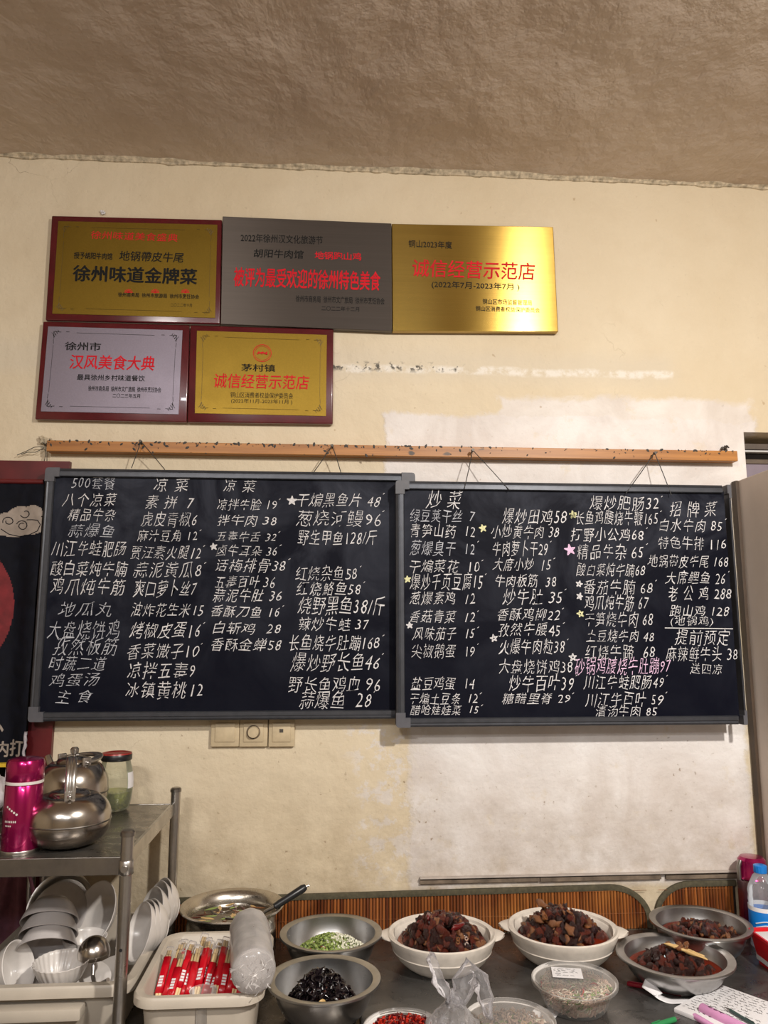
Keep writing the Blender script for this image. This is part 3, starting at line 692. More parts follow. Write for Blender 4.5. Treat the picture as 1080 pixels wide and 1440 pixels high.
T(p2, Y2, '地锅跑山鸡', 442.6, 508, 354.5, 365.5, 'red_ink', .015); T(p2, Y2, '被评为最受欢迎的徐州特色美食', 328.7, 535, 378.5, 406, 'red_ink', .022, .05)
T(p2, Y2, '徐州市商务局  徐州市文广旅局  徐州市烹饪协会', 415.7, 540.7, 417, 426.6, 'black_ink', .008); T(p2, Y2, '二〇二二年十二月', 452, 505, 431, 437.5, 'black_ink', .008)
p3, Y3 = plaque([(551, 314.5), (778, 319), (785, 466.5), (552, 465.5)], None, M['brass_brushed'], 'large brushed gold plaque without wooden backing at the right of the top row', False)
T(p3, Y3, '铜山2023年度', 574.5, 635.6, 338.5, 348.5, 'black_ink', .008); T(p3, Y3, '诚信经营示范店', 580, 752.8, 367, 391.5, 'red_ink', .01, .08)
T(p3, Y3, '(2022年7月-2023年7月 )', 607, 730.5, 396.5, 407.6, 'black_ink', .008); T(p3, Y3, '铜山区市场监督管理局', 678.7, 748, 421, 428.5, 'black_ink', .008); T(p3, Y3, '铜山区消费者权益保护委员会', 669, 759, 431.5, 438.5, 'black_ink', .008)
i4 = [(67.7, 459), (256.7, 464.5), (251, 582.5), (57.5, 578.4)]
p4, Y4 = plaque([(60.4, 451.7), (266.5, 457), (262.5, 593.5), (49, 589.4)], i4, M['silver_sand'], 'silver plaque on burgundy wood with red brush title, lower left')
T(p4, Y4, '徐州市', 91, 142, 481, 493, 'black_ink', .015); T(p4, Y4, '汉风美食大典', 98, 217.6, 499.5, 520, 'red_ink', .015, .1); T(p4, Y4, '最具徐州乡村味道餐饮', 108.4, 203.8, 527, 535.5, 'black_ink', .01)
T(p4, Y4, '徐州市商务局  徐州市文广旅局  徐州市烹饪协会', 124, 226.6, 543.4, 551, 'black_ink', .008); T(p4, Y4, '二〇二三年五月', 158, 197, 553.6, 559.5, 'black_ink', .008); orn(p4, Y4, i4, 'grey_ink')
i5 = [(277, 465), (459.6, 471), (458.4, 585), (274, 581)]
p5, Y5 = plaque([(267.5, 457), (469, 463), (468, 596), (263.5, 593.5)], i5, M['brass_sand'], 'small gold plaque on burgundy wood with red ring emblem above its title')
T(p5, Y5, '茅村镇', 339.4, 387, 512, 522.5, 'black_ink', .015); T(p5, Y5, '诚信经营示范店', 300.7, 435, 526.5, 546.5, 'red_ink', .008, .08); T(p5, Y5, '铜山区消费者权益保护委员会', 324, 412, 552, 560, 'black_ink'); T(p5, Y5, '(2022年11月-2023年11月 )', 325, 411, 561, 568.5, 'black_ink'); orn(p5, Y5, i5)
bm = BM(); c = onY(368.8, 496.6, Y5)-p5.location
for R_ in (.0225, .0185): tube(bm, [c+Vector((R_*cos(a), 0, R_*sin(a))) for a in [k*pi/18 for k in range(37)]], .0010 if R_ > .02 else .0006, 4, cap=False)
for k in range(5): tube(bm, [c+Vector((-.012+.005*k, 0, -.003+.002*(k % 2))), c+Vector((-.008+.005*k, 0, .004-.002*(k % 2)))], .0018, 5)
tube(bm, [c+Vector((-.013, 0, -.001)), c+Vector((0, 0, .002)), c+Vector((.013, 0, -.003))], .0016, 5); obj('ring_emblem', bm, M['red_ink'], p5)

# ================================================================== WALL PLATES, STRIPS, MATS
for i, (a, b, lab) in enumerate(((297, 336, 'blank cream wall plate, leftmost of three under the left blackboard'), (337, 376, 'cream wall plate with round knob under the left blackboard'), (378, 414, 'cream wall plate with a dark mark, rightmost of three under the left blackboard'))):
    tl = onY(a, 1016, -.012); br = onY(b, 1047.5, -.012); cx, cz = (tl.x+br.x)/2, (tl.z+br.z)/2; w_, h_ = (br.x-tl.x)/2, (tl.z-br.z)/2
    t = thing('wall_plate', (cx, 0, cz), lab, 'switch', 'wall plates under the blackboard')
    bm = BM(); box(bm, -w_, w_, -.012, 0, -h_-.004, h_+.02, .003); obj('cover', bm, M['switch'], t, smooth=30)
    bm = BM(); box(bm, -w_*.7, w_*.7, -.0145, -.011, -h_*.72, h_*.95, .0015); obj('inner_cover', bm, M['switch'], t, smooth=30)
    if i == 1:
        bm = BM(); bmesh.ops.create_cone(bm, cap_ends=True, segments=28, radius1=.014, radius2=.012, depth=.010, matrix=Matrix.Translation((0, -.019, .004)) @ Matrix.Rotation(pi/2, 4, 'X')); obj('knob', bm, M['switch'], t, smooth=30)
        bm = BM(); tube(bm, [(.015*cos(a), -.0155, .004+.015*sin(a)) for a in [k*pi/14 for k in range(29)]], .0012, 6, cap=False); obj('knob_ring', bm, M['splinter'], t, smooth=True)
    if i == 2:
        bm = BM(); box(bm, -.005, .004, -.0155, -.014, .003, .011, .0005); obj('dark_mark', bm, M['nail'], t)
# wooden strip above the mats
zs0 = onY(600, 1238, -.008).z
st = thing('wood_strip', (onY(590, 1243).x, 0, zs0), 'weathered broken wooden strip on the wall just above the bamboo mats', 'strip')
xs = 0; Lx = onY(1040, 1240).x-onY(590, 1243).x
while xs < Lx-.01:
    l = min(random.uniform(.12, .3), Lx-xs); bm = BM(); h0 = random.uniform(.008, .013)
    box(bm, xs, xs+l, -.010+random.uniform(0, .003), -.001, -h0, random.uniform(-.002, .002), .001); obj('strip_piece', bm, M['splinter'], st); xs += l+random.uniform(0, .012)
bm = BM(); box(bm, 0.0, Lx, -.013, -.001, .0035, .0065, .0008); obj('dark_ledge', bm, simple('pale_ledge_paint', lin(176, 166, 158), .7), st)
def mat_panel(x0, x1, ztop, rl, rr_, label, hrise=0):
    t = thing('bamboo_mat', ((x0+x1)/2, -.006, ZT), label, 'mat', 'bamboo mats against the wall'); cx = (x0+x1)/2; H = ztop-ZT
    def top(x):
        h = H+hrise*(x-x0)/(x1-x0)
        if rl and x < x0+rl: u = 1-(x-x0)/rl; h -= rl*.8*(1-sqrt(max(0, 1-u*u)))
        if rr_ and x > x1-rr_: u = 1-(x1-x)/rr_; h -= rr_*.8*(1-sqrt(max(0, 1-u*u)))
        return max(h, .012)
    bm = BM(); x = x0+.004; p = .0075
    while x < x1-.004:
        h = top(x)-.008; y = random.uniform(-.0005, .0005)
        vs = [bm.verts.new((x-cx+dx, y+dy, z)) for z in (.001, h) for dx, dy in ((-p*.44, 0), (-p*.2, -.0032), (p*.2, -.0032), (p*.44, 0))]
        for k in range(3): bm.faces.new((vs[k], vs[k+1], vs[k+5], vs[k+4]))
        x += p
    bmesh.ops.recalc_face_normals(bm, faces=bm.faces[:])
    obj('bamboo_slats', bm, M['slat'], t, kind='stuff')
    bm = BM(); box(bm, x0-cx+.003, x1-cx-.003, .0008, .002, .001, .045); 
    n_ = 60; A = []
    for i in range(n_+1):
        xx = x0+(x1-x0)*i/n_; A.append((bm.verts.new((xx-cx, .0015, .001)), bm.verts.new((xx-cx, .0015, top(xx)-.004))))
    for a, b in zip(A[:-1], A[1:]): bm.faces.new((a[0], b[0], b[1], a[1]))
    obj('backing_cloth', bm, M['nail'], t)
    for zz in (.035, .085):
        bm = BM(); tube(bm, [(x0-cx+.01, -.0035, zz), (x1-cx-.01, -.0035, zz)], .0006, 4); obj('thread', bm, M['slat'], t)
    # cloth binding follows the outline
    xsn = [x0+(x1-x0)*i/40 for i in range(41)]
    if rr_: xsn += [x1-rr_*(1-sin(a)) for a in [j*pi/2/14 for j in range(15)]]
    if rl: xsn += [x0+rl*(1-sin(a)) for a in [j*pi/2/14 for j in range(15)]]
    pts = sorted({round(x, 5) for x in xsn}); pts = [(x-cx, top(x)) for x in pts]
    if rl: pts = [(x0-cx, .002)]+pts
    if rr_: pts = pts+[(x1-cx, .002)]
    bm = BM(); F = []
    for i, (x, z) in enumerate(pts):
        a = Vector(pts[max(i-1, 0)]); b = Vector(pts[min(i+1, len(pts)-1)]); d = (b-a).normalized(); nn = Vector((d.y, -d.x))*.0125
        F.append([bm.verts.new((x, .002, z)), bm.verts.new((x, -.0052, z)), bm.verts.new((x+nn.x*.5, -.0062, z+nn.y*.5)), bm.verts.new((x+nn.x, -.0046, z+nn.y)), bm.verts.new((x+nn.x, -.001, z+nn.y))])
    for a, b in zip(F[:-1], F[1:]):
        for k in range(4): bm.faces.new((a[k], b[k], b[k+1], a[k+1]))
    bmesh.ops.recalc_face_normals(bm, faces=bm.faces[:]); obj('cloth_binding', bm, M['edge'], t, smooth=True)
mz = onY(300, 1262, -.01).z; mz2 = onY(850, 1244, -.01).z
mat_panel(onY(235, 1290, -.01).x, onY(917, 1290, -.01).x, mz, 0, .10, 'long brown bamboo slat mat with olive edging leaning on the wall behind the bowls', mz2-mz)
mat_panel(onY(922, 1290, -.01).x, onY(1038, 1290, -.01).x, mz2+.003, .09, 0, 'short bamboo slat mat at the right, behind the far right steel bowl')


# ================================================================== RACK
def rack(x0, x1, label):
    t = thing('steel_rack', (x0, 0, ZT), label, 'rack', 'steel racks'); w_ = x1-x0; Y0, Y1 = -.50, -.085; zs = ZS-ZT
    ti = 0
    for (x, y) in ((0, Y0), (w_, Y0), (0, Y1), (w_, Y1)):
        h = zs+(.042 if y == Y0 else .033)
        bm = BM(); tube(bm, [(x, y, 0), (x, y, h)], .0105, 20); o = obj('post', bm, M['steel'], t, smooth=True)
        bm = BM(); lathe(bm, [(0, h+.003), (.009, h+.003), (.0122, h), (.0122, h-.006), (.0105, h-.006)], 20, mtx=Matrix.Translation((x, y, 0))); obj('end_cap', bm, M['steel_dark'], o, smooth=True)
        if y == Y0:
            bm = BM(); tube(bm, [(x, y-.009, zs-.014), (x, y-.017, zs-.014)], .0055, 12); tube(bm, [(x, y-.0105, zs-.03), (x, y-.0115, zs-.03)], .0001, 6); obj('bolt', bm, M['steel'], o, smooth=True)
            bm = BM(); lathe(bm, [(.0108, -.012), (.0125, -.010), (.0125, .010), (.0108, .012)], 20, mtx=Matrix.Translation((x, y, zs-.014))); obj('collar', bm, M['steel'], o, smooth=True)
            for hz in (.17, .05):
                bm = BM(); bmesh.ops.create_circle(bm, cap_ends=True, segments=12, radius=.0028, matrix=Matrix.Translation((x, y-.0108, hz)) @ Matrix.Rotation(pi/2, 4, 'X')); obj('bolt_hole', bm, M['black'], o)
    bm = BM(); box(bm, .002, w_-.002, Y0+.010, Y1+.004, zs-.004, zs, .001); obj('shelf', bm, M['shelf'], t)
    bm = BM(); box(bm, .008, w_-.008, Y0+.004, Y0+.010, zs-.028, zs+.001, .001); obj('front_rail', bm, M['steel_dark'], t)
    bm = BM(); box(bm, .008, w_-.008, Y1, Y1+.006, zs-.028, zs+.001, .001); obj('rear_rail', bm, M['steel_dark'], t)
    for xx in (.0, w_-.006):
        bm = BM(); box(bm, xx, xx+.006, Y0+.008, Y1-.006, zs-.020, zs+.006, .001); obj('side_rail', bm, M['steel'], t)
    return t
M['shelf'] = table_mat('worn_shelf_steel', (.30, .28, .25), (.17, .155, .14), .14)
rx1 = onY(180, 1172, -.5).x; rx0 = onY(62, 1250, -.085).x
rack(rx0, rx1, 'steel tube rack with one shelf carrying two kettles, a magenta flask and a jar')
rack(rx0-.60, rx0-.03, 'second steel rack cut off at the far left edge carrying a white bag')

# ================================================================== KETTLES, FLASK, JAR ON THE RACK
def kettle(loc, r, h, label, rz, handle_up=True, flat=.62):
    t = thing('steel_kettle', loc, label, 'kettle', 'steel kettles', (0, 0, rz))
    prof = [(0, 0), (r*.55, 0)] + [(r*cos(a)**.75 if cos(a) > 0 else 0, h*.5+h*.5*sin(a)) for a in [radians(-62+i*6) for i in range(23)]]
    prof = [(0, 0)] + [(r*max(0, 1-abs(u)**2.45)**(1/2.45), h*(u+.95)/1.85) for u in [-.95+i*.09 for i in range(21)]] + [(r*.46, h*.965), (r*.45, h*1.0), (r*.43, h*1.0), (r*.42, h*.95)]
    bm = BM(); lathe(bm, prof, 56); body = obj('kettle_body', bm, M['kettle'], t, smooth=50)
    bm = BM(); lathe(bm, [(r*1.0, h*.475), (r*1.012, h*.49), (r*1.0, h*.505)], 56); obj('seam', bm, M['steel_dark'], body, smooth=True)
    bm = BM(); lathe(bm, [(r*.47, h*.955), (r*.49, h*.99), (r*.44, h*1.035), (r*.3, h*1.06), (r*.1, h*1.075), (0, h*1.08)], 40); lid = obj('lid', bm, M['kettle'], t, smooth=True)
    bm = BM(); lathe(bm, [(r*.05, h*1.07), (r*.05, h*1.10), (r*.11, h*1.12), (r*.12, h*1.19), (r*.08, h*1.22), (0, h*1.225)], 20); obj('knob', bm, M['steel'], lid, smooth=True)
    # spout towards +Y (away from the viewer), handle hoop in the X-Z or Y-Z plane
    bm = BM(); tube(bm, [(0, r*.75, h*.45), (0, r*1.05, h*.62), (0, r*1.2, h*.86), (0, r*1.38, h*1.0)], [r*.22, r*.16, r*.11, r*.09], 16); obj('spout', bm, M['kettle'], t, smooth=True)
    hh = h*.66 if handle_up else h*.30
    for s in (-1, 1):
        y = s*r*.62; z = h*.93
        bm = BM(); box(bm, -.009, .009, y-.003, y+.003, z-.018, z+.018, .002); bmesh.ops.create_icosphere(bm, subdivisions=2, radius=.0045, matrix=Matrix.Translation((0, y+s*.004, z+.008))); obj('handle_lug', bm, M['steel'], t, smooth=30)
    pts = [(0, r*.62*cos(a), h*1.0+hh*sin(a)**.8) for a in [radians(3+i*8.7) for i in range(21)]]
    if not handle_up: pts = [(r*.62*sin(a)*1.15, p[1], h*1.0+abs(sin(a))*.006) for p, a in zip(pts, [radians(3+i*8.7) for i in range(21)])]
    bm = BM(); tube(bm, [(x-.005, y, z) for x, y, z in pts], .0042, 10); tube(bm, [(x+.005, y, z) for x, y, z in pts], .0042, 10); tube(bm, [(x, y, z+.0) for x, y, z in pts], .0035, 8)
    obj('handle', bm, M['steel'], t, smooth=True)
    return t
kp = onZ(102, 1182, ZS)
kettle((kp.x, -.412, ZS), .0735, .090, 'small squat steel kettle with upright hoop handle at the front of the rack', radians(18))
k2 = onY(96, 1122, -.235)
kettle((k2.x+.004, -.225, ZS), .070, .118, 'taller steel kettle with folded handle standing behind the squat one', radians(50), False)
def bottleish(prof_list, t, seg=40): pass
fp = onZ(36, 1190, ZS); t = thing('vacuum_flask', (fp.x+.003, -.447, ZS), 'slim magenta vacuum flask with white print at the left end of the rack', 'flask')
bm = BM(); lathe(bm, [(0, 0), (.030, 0), (.0315, .002), (.0315, .113), (.030, .115), (0, .115)], 44); bdy = obj('flask_body', bm, M['magenta'], t, smooth=True)
bm = BM(); lathe(bm, [(.0312, .115), (.0318, .1155), (.0318, .1195), (.0312, .120), (0, .120)], 44); obj('white_ring', bm, M['ceramic'], t, smooth=30)
bm = BM(); lathe(bm, [(.0305, .120), (.0318, .1215), (.0318, .149), (.029, .155), (.020, .158), (0, .1585)], 44); obj('cap', bm, M['magenta'], t, smooth=True)
bm = BM(); lathe(bm, [(.0318, -.0), (.0322, .001), (.0322, .006), (.0317, .007)], 44); obj('foot_ring', bm, M['steel'], t, smooth=True)
def wrap_text(body, R, ang, z, h, w_, m, parent, bold=0, rot=0):
    me = text_mesh(body, bold); vs = me.vertices; xs = [v.co.x for v in vs]; ys = [v.co.y for v in vs]; a, b, c, d = min(xs), max(xs), min(ys), max(ys)
    for v in vs:
        x = (v.co.x-a)/(b-a)-.5; y = (v.co.y-c)/(d-c)-.5
        X = x*w_; Y = y*h; X, Y = X*cos(rot)-Y*sin(rot), X*sin(rot)+Y*cos(rot); th = ang+X/R
        v.co = Vector((R*cos(th), R*sin(th), z+Y))
    return obj('lettering', me, m, parent)
# small arc of print and two lines near the middle of the flask, as in the photograph
for i in range(5):
    wrap_text('•', .0319, radians(-118+i*8), .080-.003*i, .004, .004, M['ceramic'], bdy)
wrap_text('•••••••', .0319, radians(-106), .056, .004, .022, M['ceramic'], bdy); wrap_text('••••', .0319, radians(-112), .049, .003, .012, M['ceramic'], bdy)
# jar
jp = onZ(168, 1133, ZS); t = thing('glass_jar', (jp.x, -.135, ZS), 'glass jar with red and black lid and green pickled peppers at its bottom', 'jar')
jr, jh = .037, .118
pr = [(.020, .0), (.026, .001), (.031, .006), (.0345, .022), (.037, .045), (.037, .062), (.034, .085), (.0295, .102), (.0285, .112), (.0285, .118)]
bm = BM(); lathe(bm, [(0, .001)]+pr, 44); obj('jar_glass', bm, M['glass'], t, smooth=True)
bm = BM(); lathe(bm, [(0, .004), (.028, .007), (.0325, .022), (.0350, .040), (0, .040)], 36); obj('brine', bm, M['jar_liquid'], t, smooth=30)
bm = BM()
for i in range(40):
    a = random.random()*6.28; r = .026*sqrt(random.random()); z = random.uniform(.010, .037)
    bmesh.ops.create_cone(bm, cap_ends=True, segments=8, radius1=.005, radius2=.0035, depth=random.uniform(.006, .016), matrix=Matrix.Translation((r*cos(a), r*sin(a), z)) @ Euler((random.random()*3, random.random()*3, 0)).to_matrix().to_4x4())
obj('pickled_pepper', bm, M['pickle'], t, smooth=True, kind='stuff')
bm = BM(); lathe(bm, [(.031, .104), (.0325, .106), (.0325, .116), (.031, .118)], 44); lid = obj('lid_rim', bm, M['black'], t, smooth=True)
bm = BM(); lathe(bm, [(.0318, .117), (.031, .1195), (.026, .1205), (.022, .119), (0, .1192)], 44); obj('lid_top', bm, M['lid_red'], t, smooth=True)
bm = BM(); n_ = 8; A = []
for i in range(n_+1):
    th = radians(-32+i*5); A.append([bm.verts.new((R_*cos(th)+0, R_*sin(th), z)) for z, R_ in ((.048, .0376), (.062, .0377), (.080, .0355))])
for a, b in zip(A[:-1], A[1:]):
    for k in range(2): bm.faces.new((a[k], b[k], b[k+1], a[k+1]))
obj('label_paper', bm, [M['paper'], M['yellow']], t, smooth=True)
for i, p_ in enumerate(t.children[-1].data.polygons): p_.material_index = 1 if i % 2 == 0 and i > 5 else 0
# clear tumbler
cp_ = onY(68, 1140, -.30); t = thing('clear_tumbler', (cp_.x, -.315, ZS), 'small clear plastic tumbler half hidden between the magenta flask and the squat kettle', 'cup')
bm = BM(); lathe(bm, [(0, .001), (.017, .001), (.021, .062), (.0205, .062), (.0165, .003), (0, .003)], 32); obj('tumbler_wall', bm, M['pet'], t, smooth=30)
# pan with white bag on the second rack
t = thing('steel_pan', (rx0-.115, -.20, ZS), 'shallow dark steel pan under the white bag at the far left edge', 'pan')
bm = BM(); lathe(bm, [(0, 0), (.055, 0), (.074, .018), (.080, .020), (.080, .022), (.072, .021), (.053, .003), (0, .003)], 40); obj('pan_body', bm, M['steel_dark'], t, smooth=True)
bm = BM(); bmesh.ops.create_icosphere(bm, subdivisions=4, radius=.062)
for v in bm.verts:
    w = .25*noise.noise(v.co*22)+.12*abs(noise.noise(v.co*55)); v.co *= 1+w; v.co.z *= .72; v.co.z += .052; v.co.z = max(v.co.z, .012)
o = obj('plastic_bag', bm, M['white_plastic'], None, smooth='full', loc=(rx0-.112, -.20, ZS)); tag(o, 'crumpled white plastic bag sitting in the pan at the far left edge', 'bag')

# ================================================================== CURTAIN
cx1 = onY(63, 700, -.03).x; cz1 = onY(20, 674, -.03).z; cz0 = onY(20, 1074, -.03).z
def drape(X, Z): 
    k = min(1, max(0, (cz1-Z)/.25)); return .010*k*sin(X*62+1.2+Z*1.5)+.004*k*noise.noise(Vector((X*20, Z*7, 2)))+.0016*noise.noise(Vector((X*60, Z*40, 5)))
YCu = -.034; x0c = jamb-.98; 
t = thing('door_curtain', (x0c, YCu, cz0), 'navy cotton door curtain printed with a pale cloud and red disc', 'curtain')
W_, H_ = cx1-x0c, cz1-cz0; NX, NZ = 330, 250; xa = cx1-.42
cl = onY(26, 733, YCu); rd = onY(-108, 856, YCu); rdr = onY(17, 856, YCu).x-rd.x
sc_ = (onY(60, 733, YCu).x-onY(-2, 733, YCu).x)/62
blobs = [(28, 736, 30, 12), (46, 722, 15, 12), (28, 726, 18, 15), (10, 731, 15, 11), (52, 736, 13, 10), (-4, 742, 16, 12), (38, 743, 24, 10), (18, 746, 22, 9)]
bl = [(onY(a, b, YCu), c_*sc_, d_*sc_) for a, b, c_, d_ in blobs]
bm = BM(); vv = []
def cv(x, z): return bm.verts.new((x-x0c, drape(x, z), z-cz0))
XS = [x0c+(xa-x0c)*i/60 for i in range(60)]+[xa+(cx1-xa)*i/NX*1.0 for i in range(NX+1)]
# fewer columns where nothing is printed
XS = [x0c+(xa-x0c)*i/60 for i in range(60)]+[xa+(cx1-xa)*i/160 for i in range(161)]
ZS_ = [cz0+H_*j/NZ for j in range(NZ+1)]
g_ = [[cv(x, z) for x in XS] for z in ZS_]
for j in range(NZ):
    for i in range(len(XS)-1):
        f = bm.faces.new((g_[j][i], g_[j][i+1], g_[j+1][i+1], g_[j+1][i])); x = (XS[i]+XS[i+1])/2; z = (ZS_[j]+ZS_[j+1])/2
        if (x-rd.x)**2+(z-rd.z)**2 < rdr**2: f.material_index = 1
        elif any(((x-b.x)/r1)**2+((z-b.z)/r2)**2 < 1 for b, r1, r2 in bl) and x > rd.x: f.material_index = 2
obj('curtain_cloth', bm, [M['cloth'], M['cloth_red'], M['cloth_grey']], t, smooth='full')
def stroke(pts, r, m, nm):
    bm = BM(); L = t.location; P = [onY(x, y, YCu) for x, y in pts]
    Q = []
    for a, b in zip(P[:-1], P[1:]):
        for k in range(4): Q.append(a.lerp(b, k/4))
    Q.append(P[-1]); tube(bm, [Vector((q.x-L.x, drape(q.x, q.z)-.0008, q.z-L.z)) for q in Q], r, 5); obj(nm, bm, M[m], t, smooth=True)
def spiral(cx, cy, r, a0, a1, k=.35): return [(cx+r*(1-k*i/14*1.6)*cos(radians(a0+(a1-a0)*i/14)), cy-r*(1-k*i/14*1.6)*sin(radians(a0+(a1-a0)*i/14))*.85) for i in range(15)]
stroke(spiral(31, 739, 9, 160, -300), .0009, 'cloth', 'swirl_line'); stroke(spiral(12, 733, 8, 200, -200), .0009, 'cloth', 'swirl_line'); stroke(spiral(36, 722, 8, 200, 480), .0009, 'cloth', 'swirl_line')
stroke([(2, 744), (12, 751), (26, 754), (42, 752), (54, 747), (58, 738), (54, 732), (46, 731), (38, 731)], .0009, 'cloth', 'swirl_line')
for (b_, x0, x1, y0, y1) in (('内', -8, 9, 1043, 1066), ('打', 11, 34, 1040, 1064), ('丶', -6, 3, 1016, 1030)):
    wall_text(b_, x0, x1, y0, y1, YCu-.0012, M['cloth_grey'], t, 'printed_character', .03, drape=drape)
o = obj('hem_stripe', (lambda bm: (box(bm, cx1-.5-x0c, cx1-.004-x0c, -.004, .012, -.006, .002), bm)[1])(BM()), M['yellow'], t)
bm = BM(); tube(bm, [(-.0, 0, H_-.006), (W_-.003, 0, H_-.006)], .006, 10); obj('curtain_rod', bm, M['wood_red'], t, smooth=True)
# torn paper hanging beside the curtain edge
tp = onY(36, 1030, -.04); t = thing('torn_film', (tp.x, -.028, onY(36, 1075, -.03).z), 'torn strip of pale plastic film hanging along the lower curtain edge', 'plastic strip')
bm = BM(); G = []
for j in range(26):
    z = .075*j/25; w_ = .010*(.6+.6*abs(noise.noise(Vector((z*60, 1, 1))))); G.append([bm.verts.new((k*w_/4+.004*noise.noise(Vector((z*50, 3, 1))), -.022+.004*noise.noise(Vector((k*.6, z*80, 2))), z)) for k in range(5)])
for a, b in zip(G[:-1], G[1:]):
    for k in range(4): bm.faces.new((a[k], a[k+1], b[k+1], b[k]))
bmesh.ops.solidify(bm, geom=bm.faces[:], thickness=.0006); obj('film_strip', bm, M['white_plastic'], t, smooth='full')
# pink towel on a ring below the shelf
tp = onY(12, 1240, -.52); tw = thing('pink_towel', (rx0-.055, -.10, .80), 'dusty pink towel hanging from a ring under the rack at the far left', 'towel')
bm = BM(); G = []
for j in range(40):
    u = j/39; z = .20*(1-u); w_ = .012+.075*u**.8; G.append([bm.verts.new(((k/16-.5)*2*w_, .010*sin(k*1.1+u)*min(1, u*3), z)) for k in range(17)])
for a, b in zip(G[:-1], G[1:]):
    for k in range(16): bm.faces.new((a[k], a[k+1], b[k+1], b[k]))
bmesh.ops.solidify(bm, geom=bm.faces[:], thickness=.002); obj('towel_cloth', bm, M['pink_cloth'], tw, smooth='full')
bm = BM(); tube(bm, [(.012*cos(a), 0, .212+.012*sin(a)) for a in [k*pi/10 for k in range(21)]], .0018, 8, cap=False); tube(bm, [(0, 0, .224), (0, 0, .28)], .0014, 6); obj('ring', bm, M['steel'], tw, smooth=True)

# ================================================================== TUBS
def rrect(w, d, r, n=6):
    P = []
    for cx, cy, a0 in ((w-r, d-r, 0), (-w+r, d-r, 90), (-w+r, -d+r, 180), (w-r, -d+r, 270)):
        for i in range(n+1):
            a = radians(a0+90*i/n); P.append((cx+r*cos(a), cy+r*sin(a)))
    return P
def loft(bm, loops, close=True, cap0=True, cap1=True):
    R_ = [[bm.verts.new(p) for p in L] for L in loops]; n = len(R_[0])
    for A, B in zip(R_[:-1], R_[1:]):
        for k in range(n): bm.faces.new((A[k], A[(k+1) % n], B[(k+1) % n], B[k]))
    if cap0: bm.faces.new(R_[0][::-1])
    if cap1: bm.faces.new(R_[-1])
    bmesh.ops.recalc_face_normals(bm, faces=bm.faces[:])
def tub(cx, cy, w, d, h, label, rot=0, lip=.014, drop=.012, taper=.86, m='tub', cat='tub', name='plastic_tub'):
    t = thing(name, (cx, cy, ZT), label, cat, None, (0, 0, rot))
    def L(w, d, r, z): return [(x, y, z) for x, y in rrect(w, d, r)]
    wi, di = w-lip, d-lip
    loops = [L(wi*taper, di*taper, .03, 0), L(wi*(taper+.02), di*(taper+.02), .03, .006), L(wi, di, .032, h-drop*.6), L(w-.002, d-.002, .036, h-drop*.6), L(w-.002, d-.002, .036, h-drop*1.3), L(w, d, .038, h-drop*1.3), L(w, d, .038, h-.004), L(w-.003, d-.003, .036, h),
             L(wi-.0, di-.0, .03, h), L(wi-.004, di-.004, .029, h-.004), L((wi-.004)*(taper+.01), (di-.004)*(taper+.01), .027, .010), L((wi-.006)*taper, (di-.006)*taper, .025, .004)]
    bm = BM(); loft(bm, loops); obj('tub_body', bm, M[m], t, smooth=40); return t
DT = (-.478, -.278)
td = tub(DT[0], DT[1], .150, .178, .095, 'big milky plastic tub full of white dishes under the rack', 0, .016, .014, .9)
bm = BM(); box(bm, -.13, .070, -.192, -.160, .046, .066, .005); obj('tub_handle', bm, M['tub'], td, smooth=30)
CT = (-.205, -.418)
tub(CT[0], CT[1], .105, .140, .115, 'small milky plastic tub holding red-sleeved chopsticks, left of the steel bowls', radians(0), .012, .012, .88)

# ---- dishes in the big tub
def bowl_prof(R, h, foot=.45, th=.0028, flare=.0):
    P = [(0, .003), (R*foot*.9, .003), (R*foot*.9, 0), (R*foot, 0), (R*foot*1.02, .004)]
    out = [(R*(foot*1.02+(1-foot*1.02)*(u**.62)), .004+(h-.004)*u**1.25) for u in [i/9 for i in range(1, 10)]]
    inn = [(r-th, max(z, .004+th)) for r, z in reversed(out)]
    return P+out+[(R-th*.4, h+th*.3)]+inn+[(R*foot*.6, .004+th), (0, .004+th)]
DISH = {}
def dish(key, R, h, loc, ax, label, name='white_bowl', cat='bowl', group='dishes in the big plastic tub', m='ceramic', foot=.45, fn=None, spin=0, seg=48):
    k = (key, R, h)
    if k not in DISH:
        bm = BM(); lathe(bm, bowl_prof(R, h, foot), seg, fn); me = bpy.data.meshes.new(name); bm.to_mesh(me); bm.free(); me.materials.append(M[m])
        me.polygons.foreach_set('use_smooth', [True]*len(me.polygons)); me.set_sharp_from_angle(angle=radians(50)); DISH[k] = me
    o = bpy.data.objects.new(name, DISH[k]); COL.objects.link(o); o.matrix_world = axis_mtx(Vector(loc), ax, spin); return tag(o, label, cat, group)
# standing bowls along the right side, nested (rims towards the left front)
axr = Vector((-.80, -.50, .30)).normalized()
labs = ['front bowl of the nested white row leaning on the right side of the dish tub', 'second bowl from the front in the nested white row in the dish tub', 'third bowl from the front in the nested white row in the dish tub',
        'wide white bowl leaning just behind the nested front row in the dish tub', 'second to last white bowl leaning at the back right of the dish tub', 'rearmost white bowl leaning at the back right corner of the dish tub']
for i, (px, py, Y, R) in enumerate(((198, 1310, -.290, .052), (204, 1307, -.278, .052), (210, 1305, -.266, .052), (213, 1290, -.225, .056), (221, 1281, -.195, .056), (226, 1276, -.180, .056))):
    c = onY(px, py, Y); dish('r', R, .034, c-axr*.030, axr, labs[i])
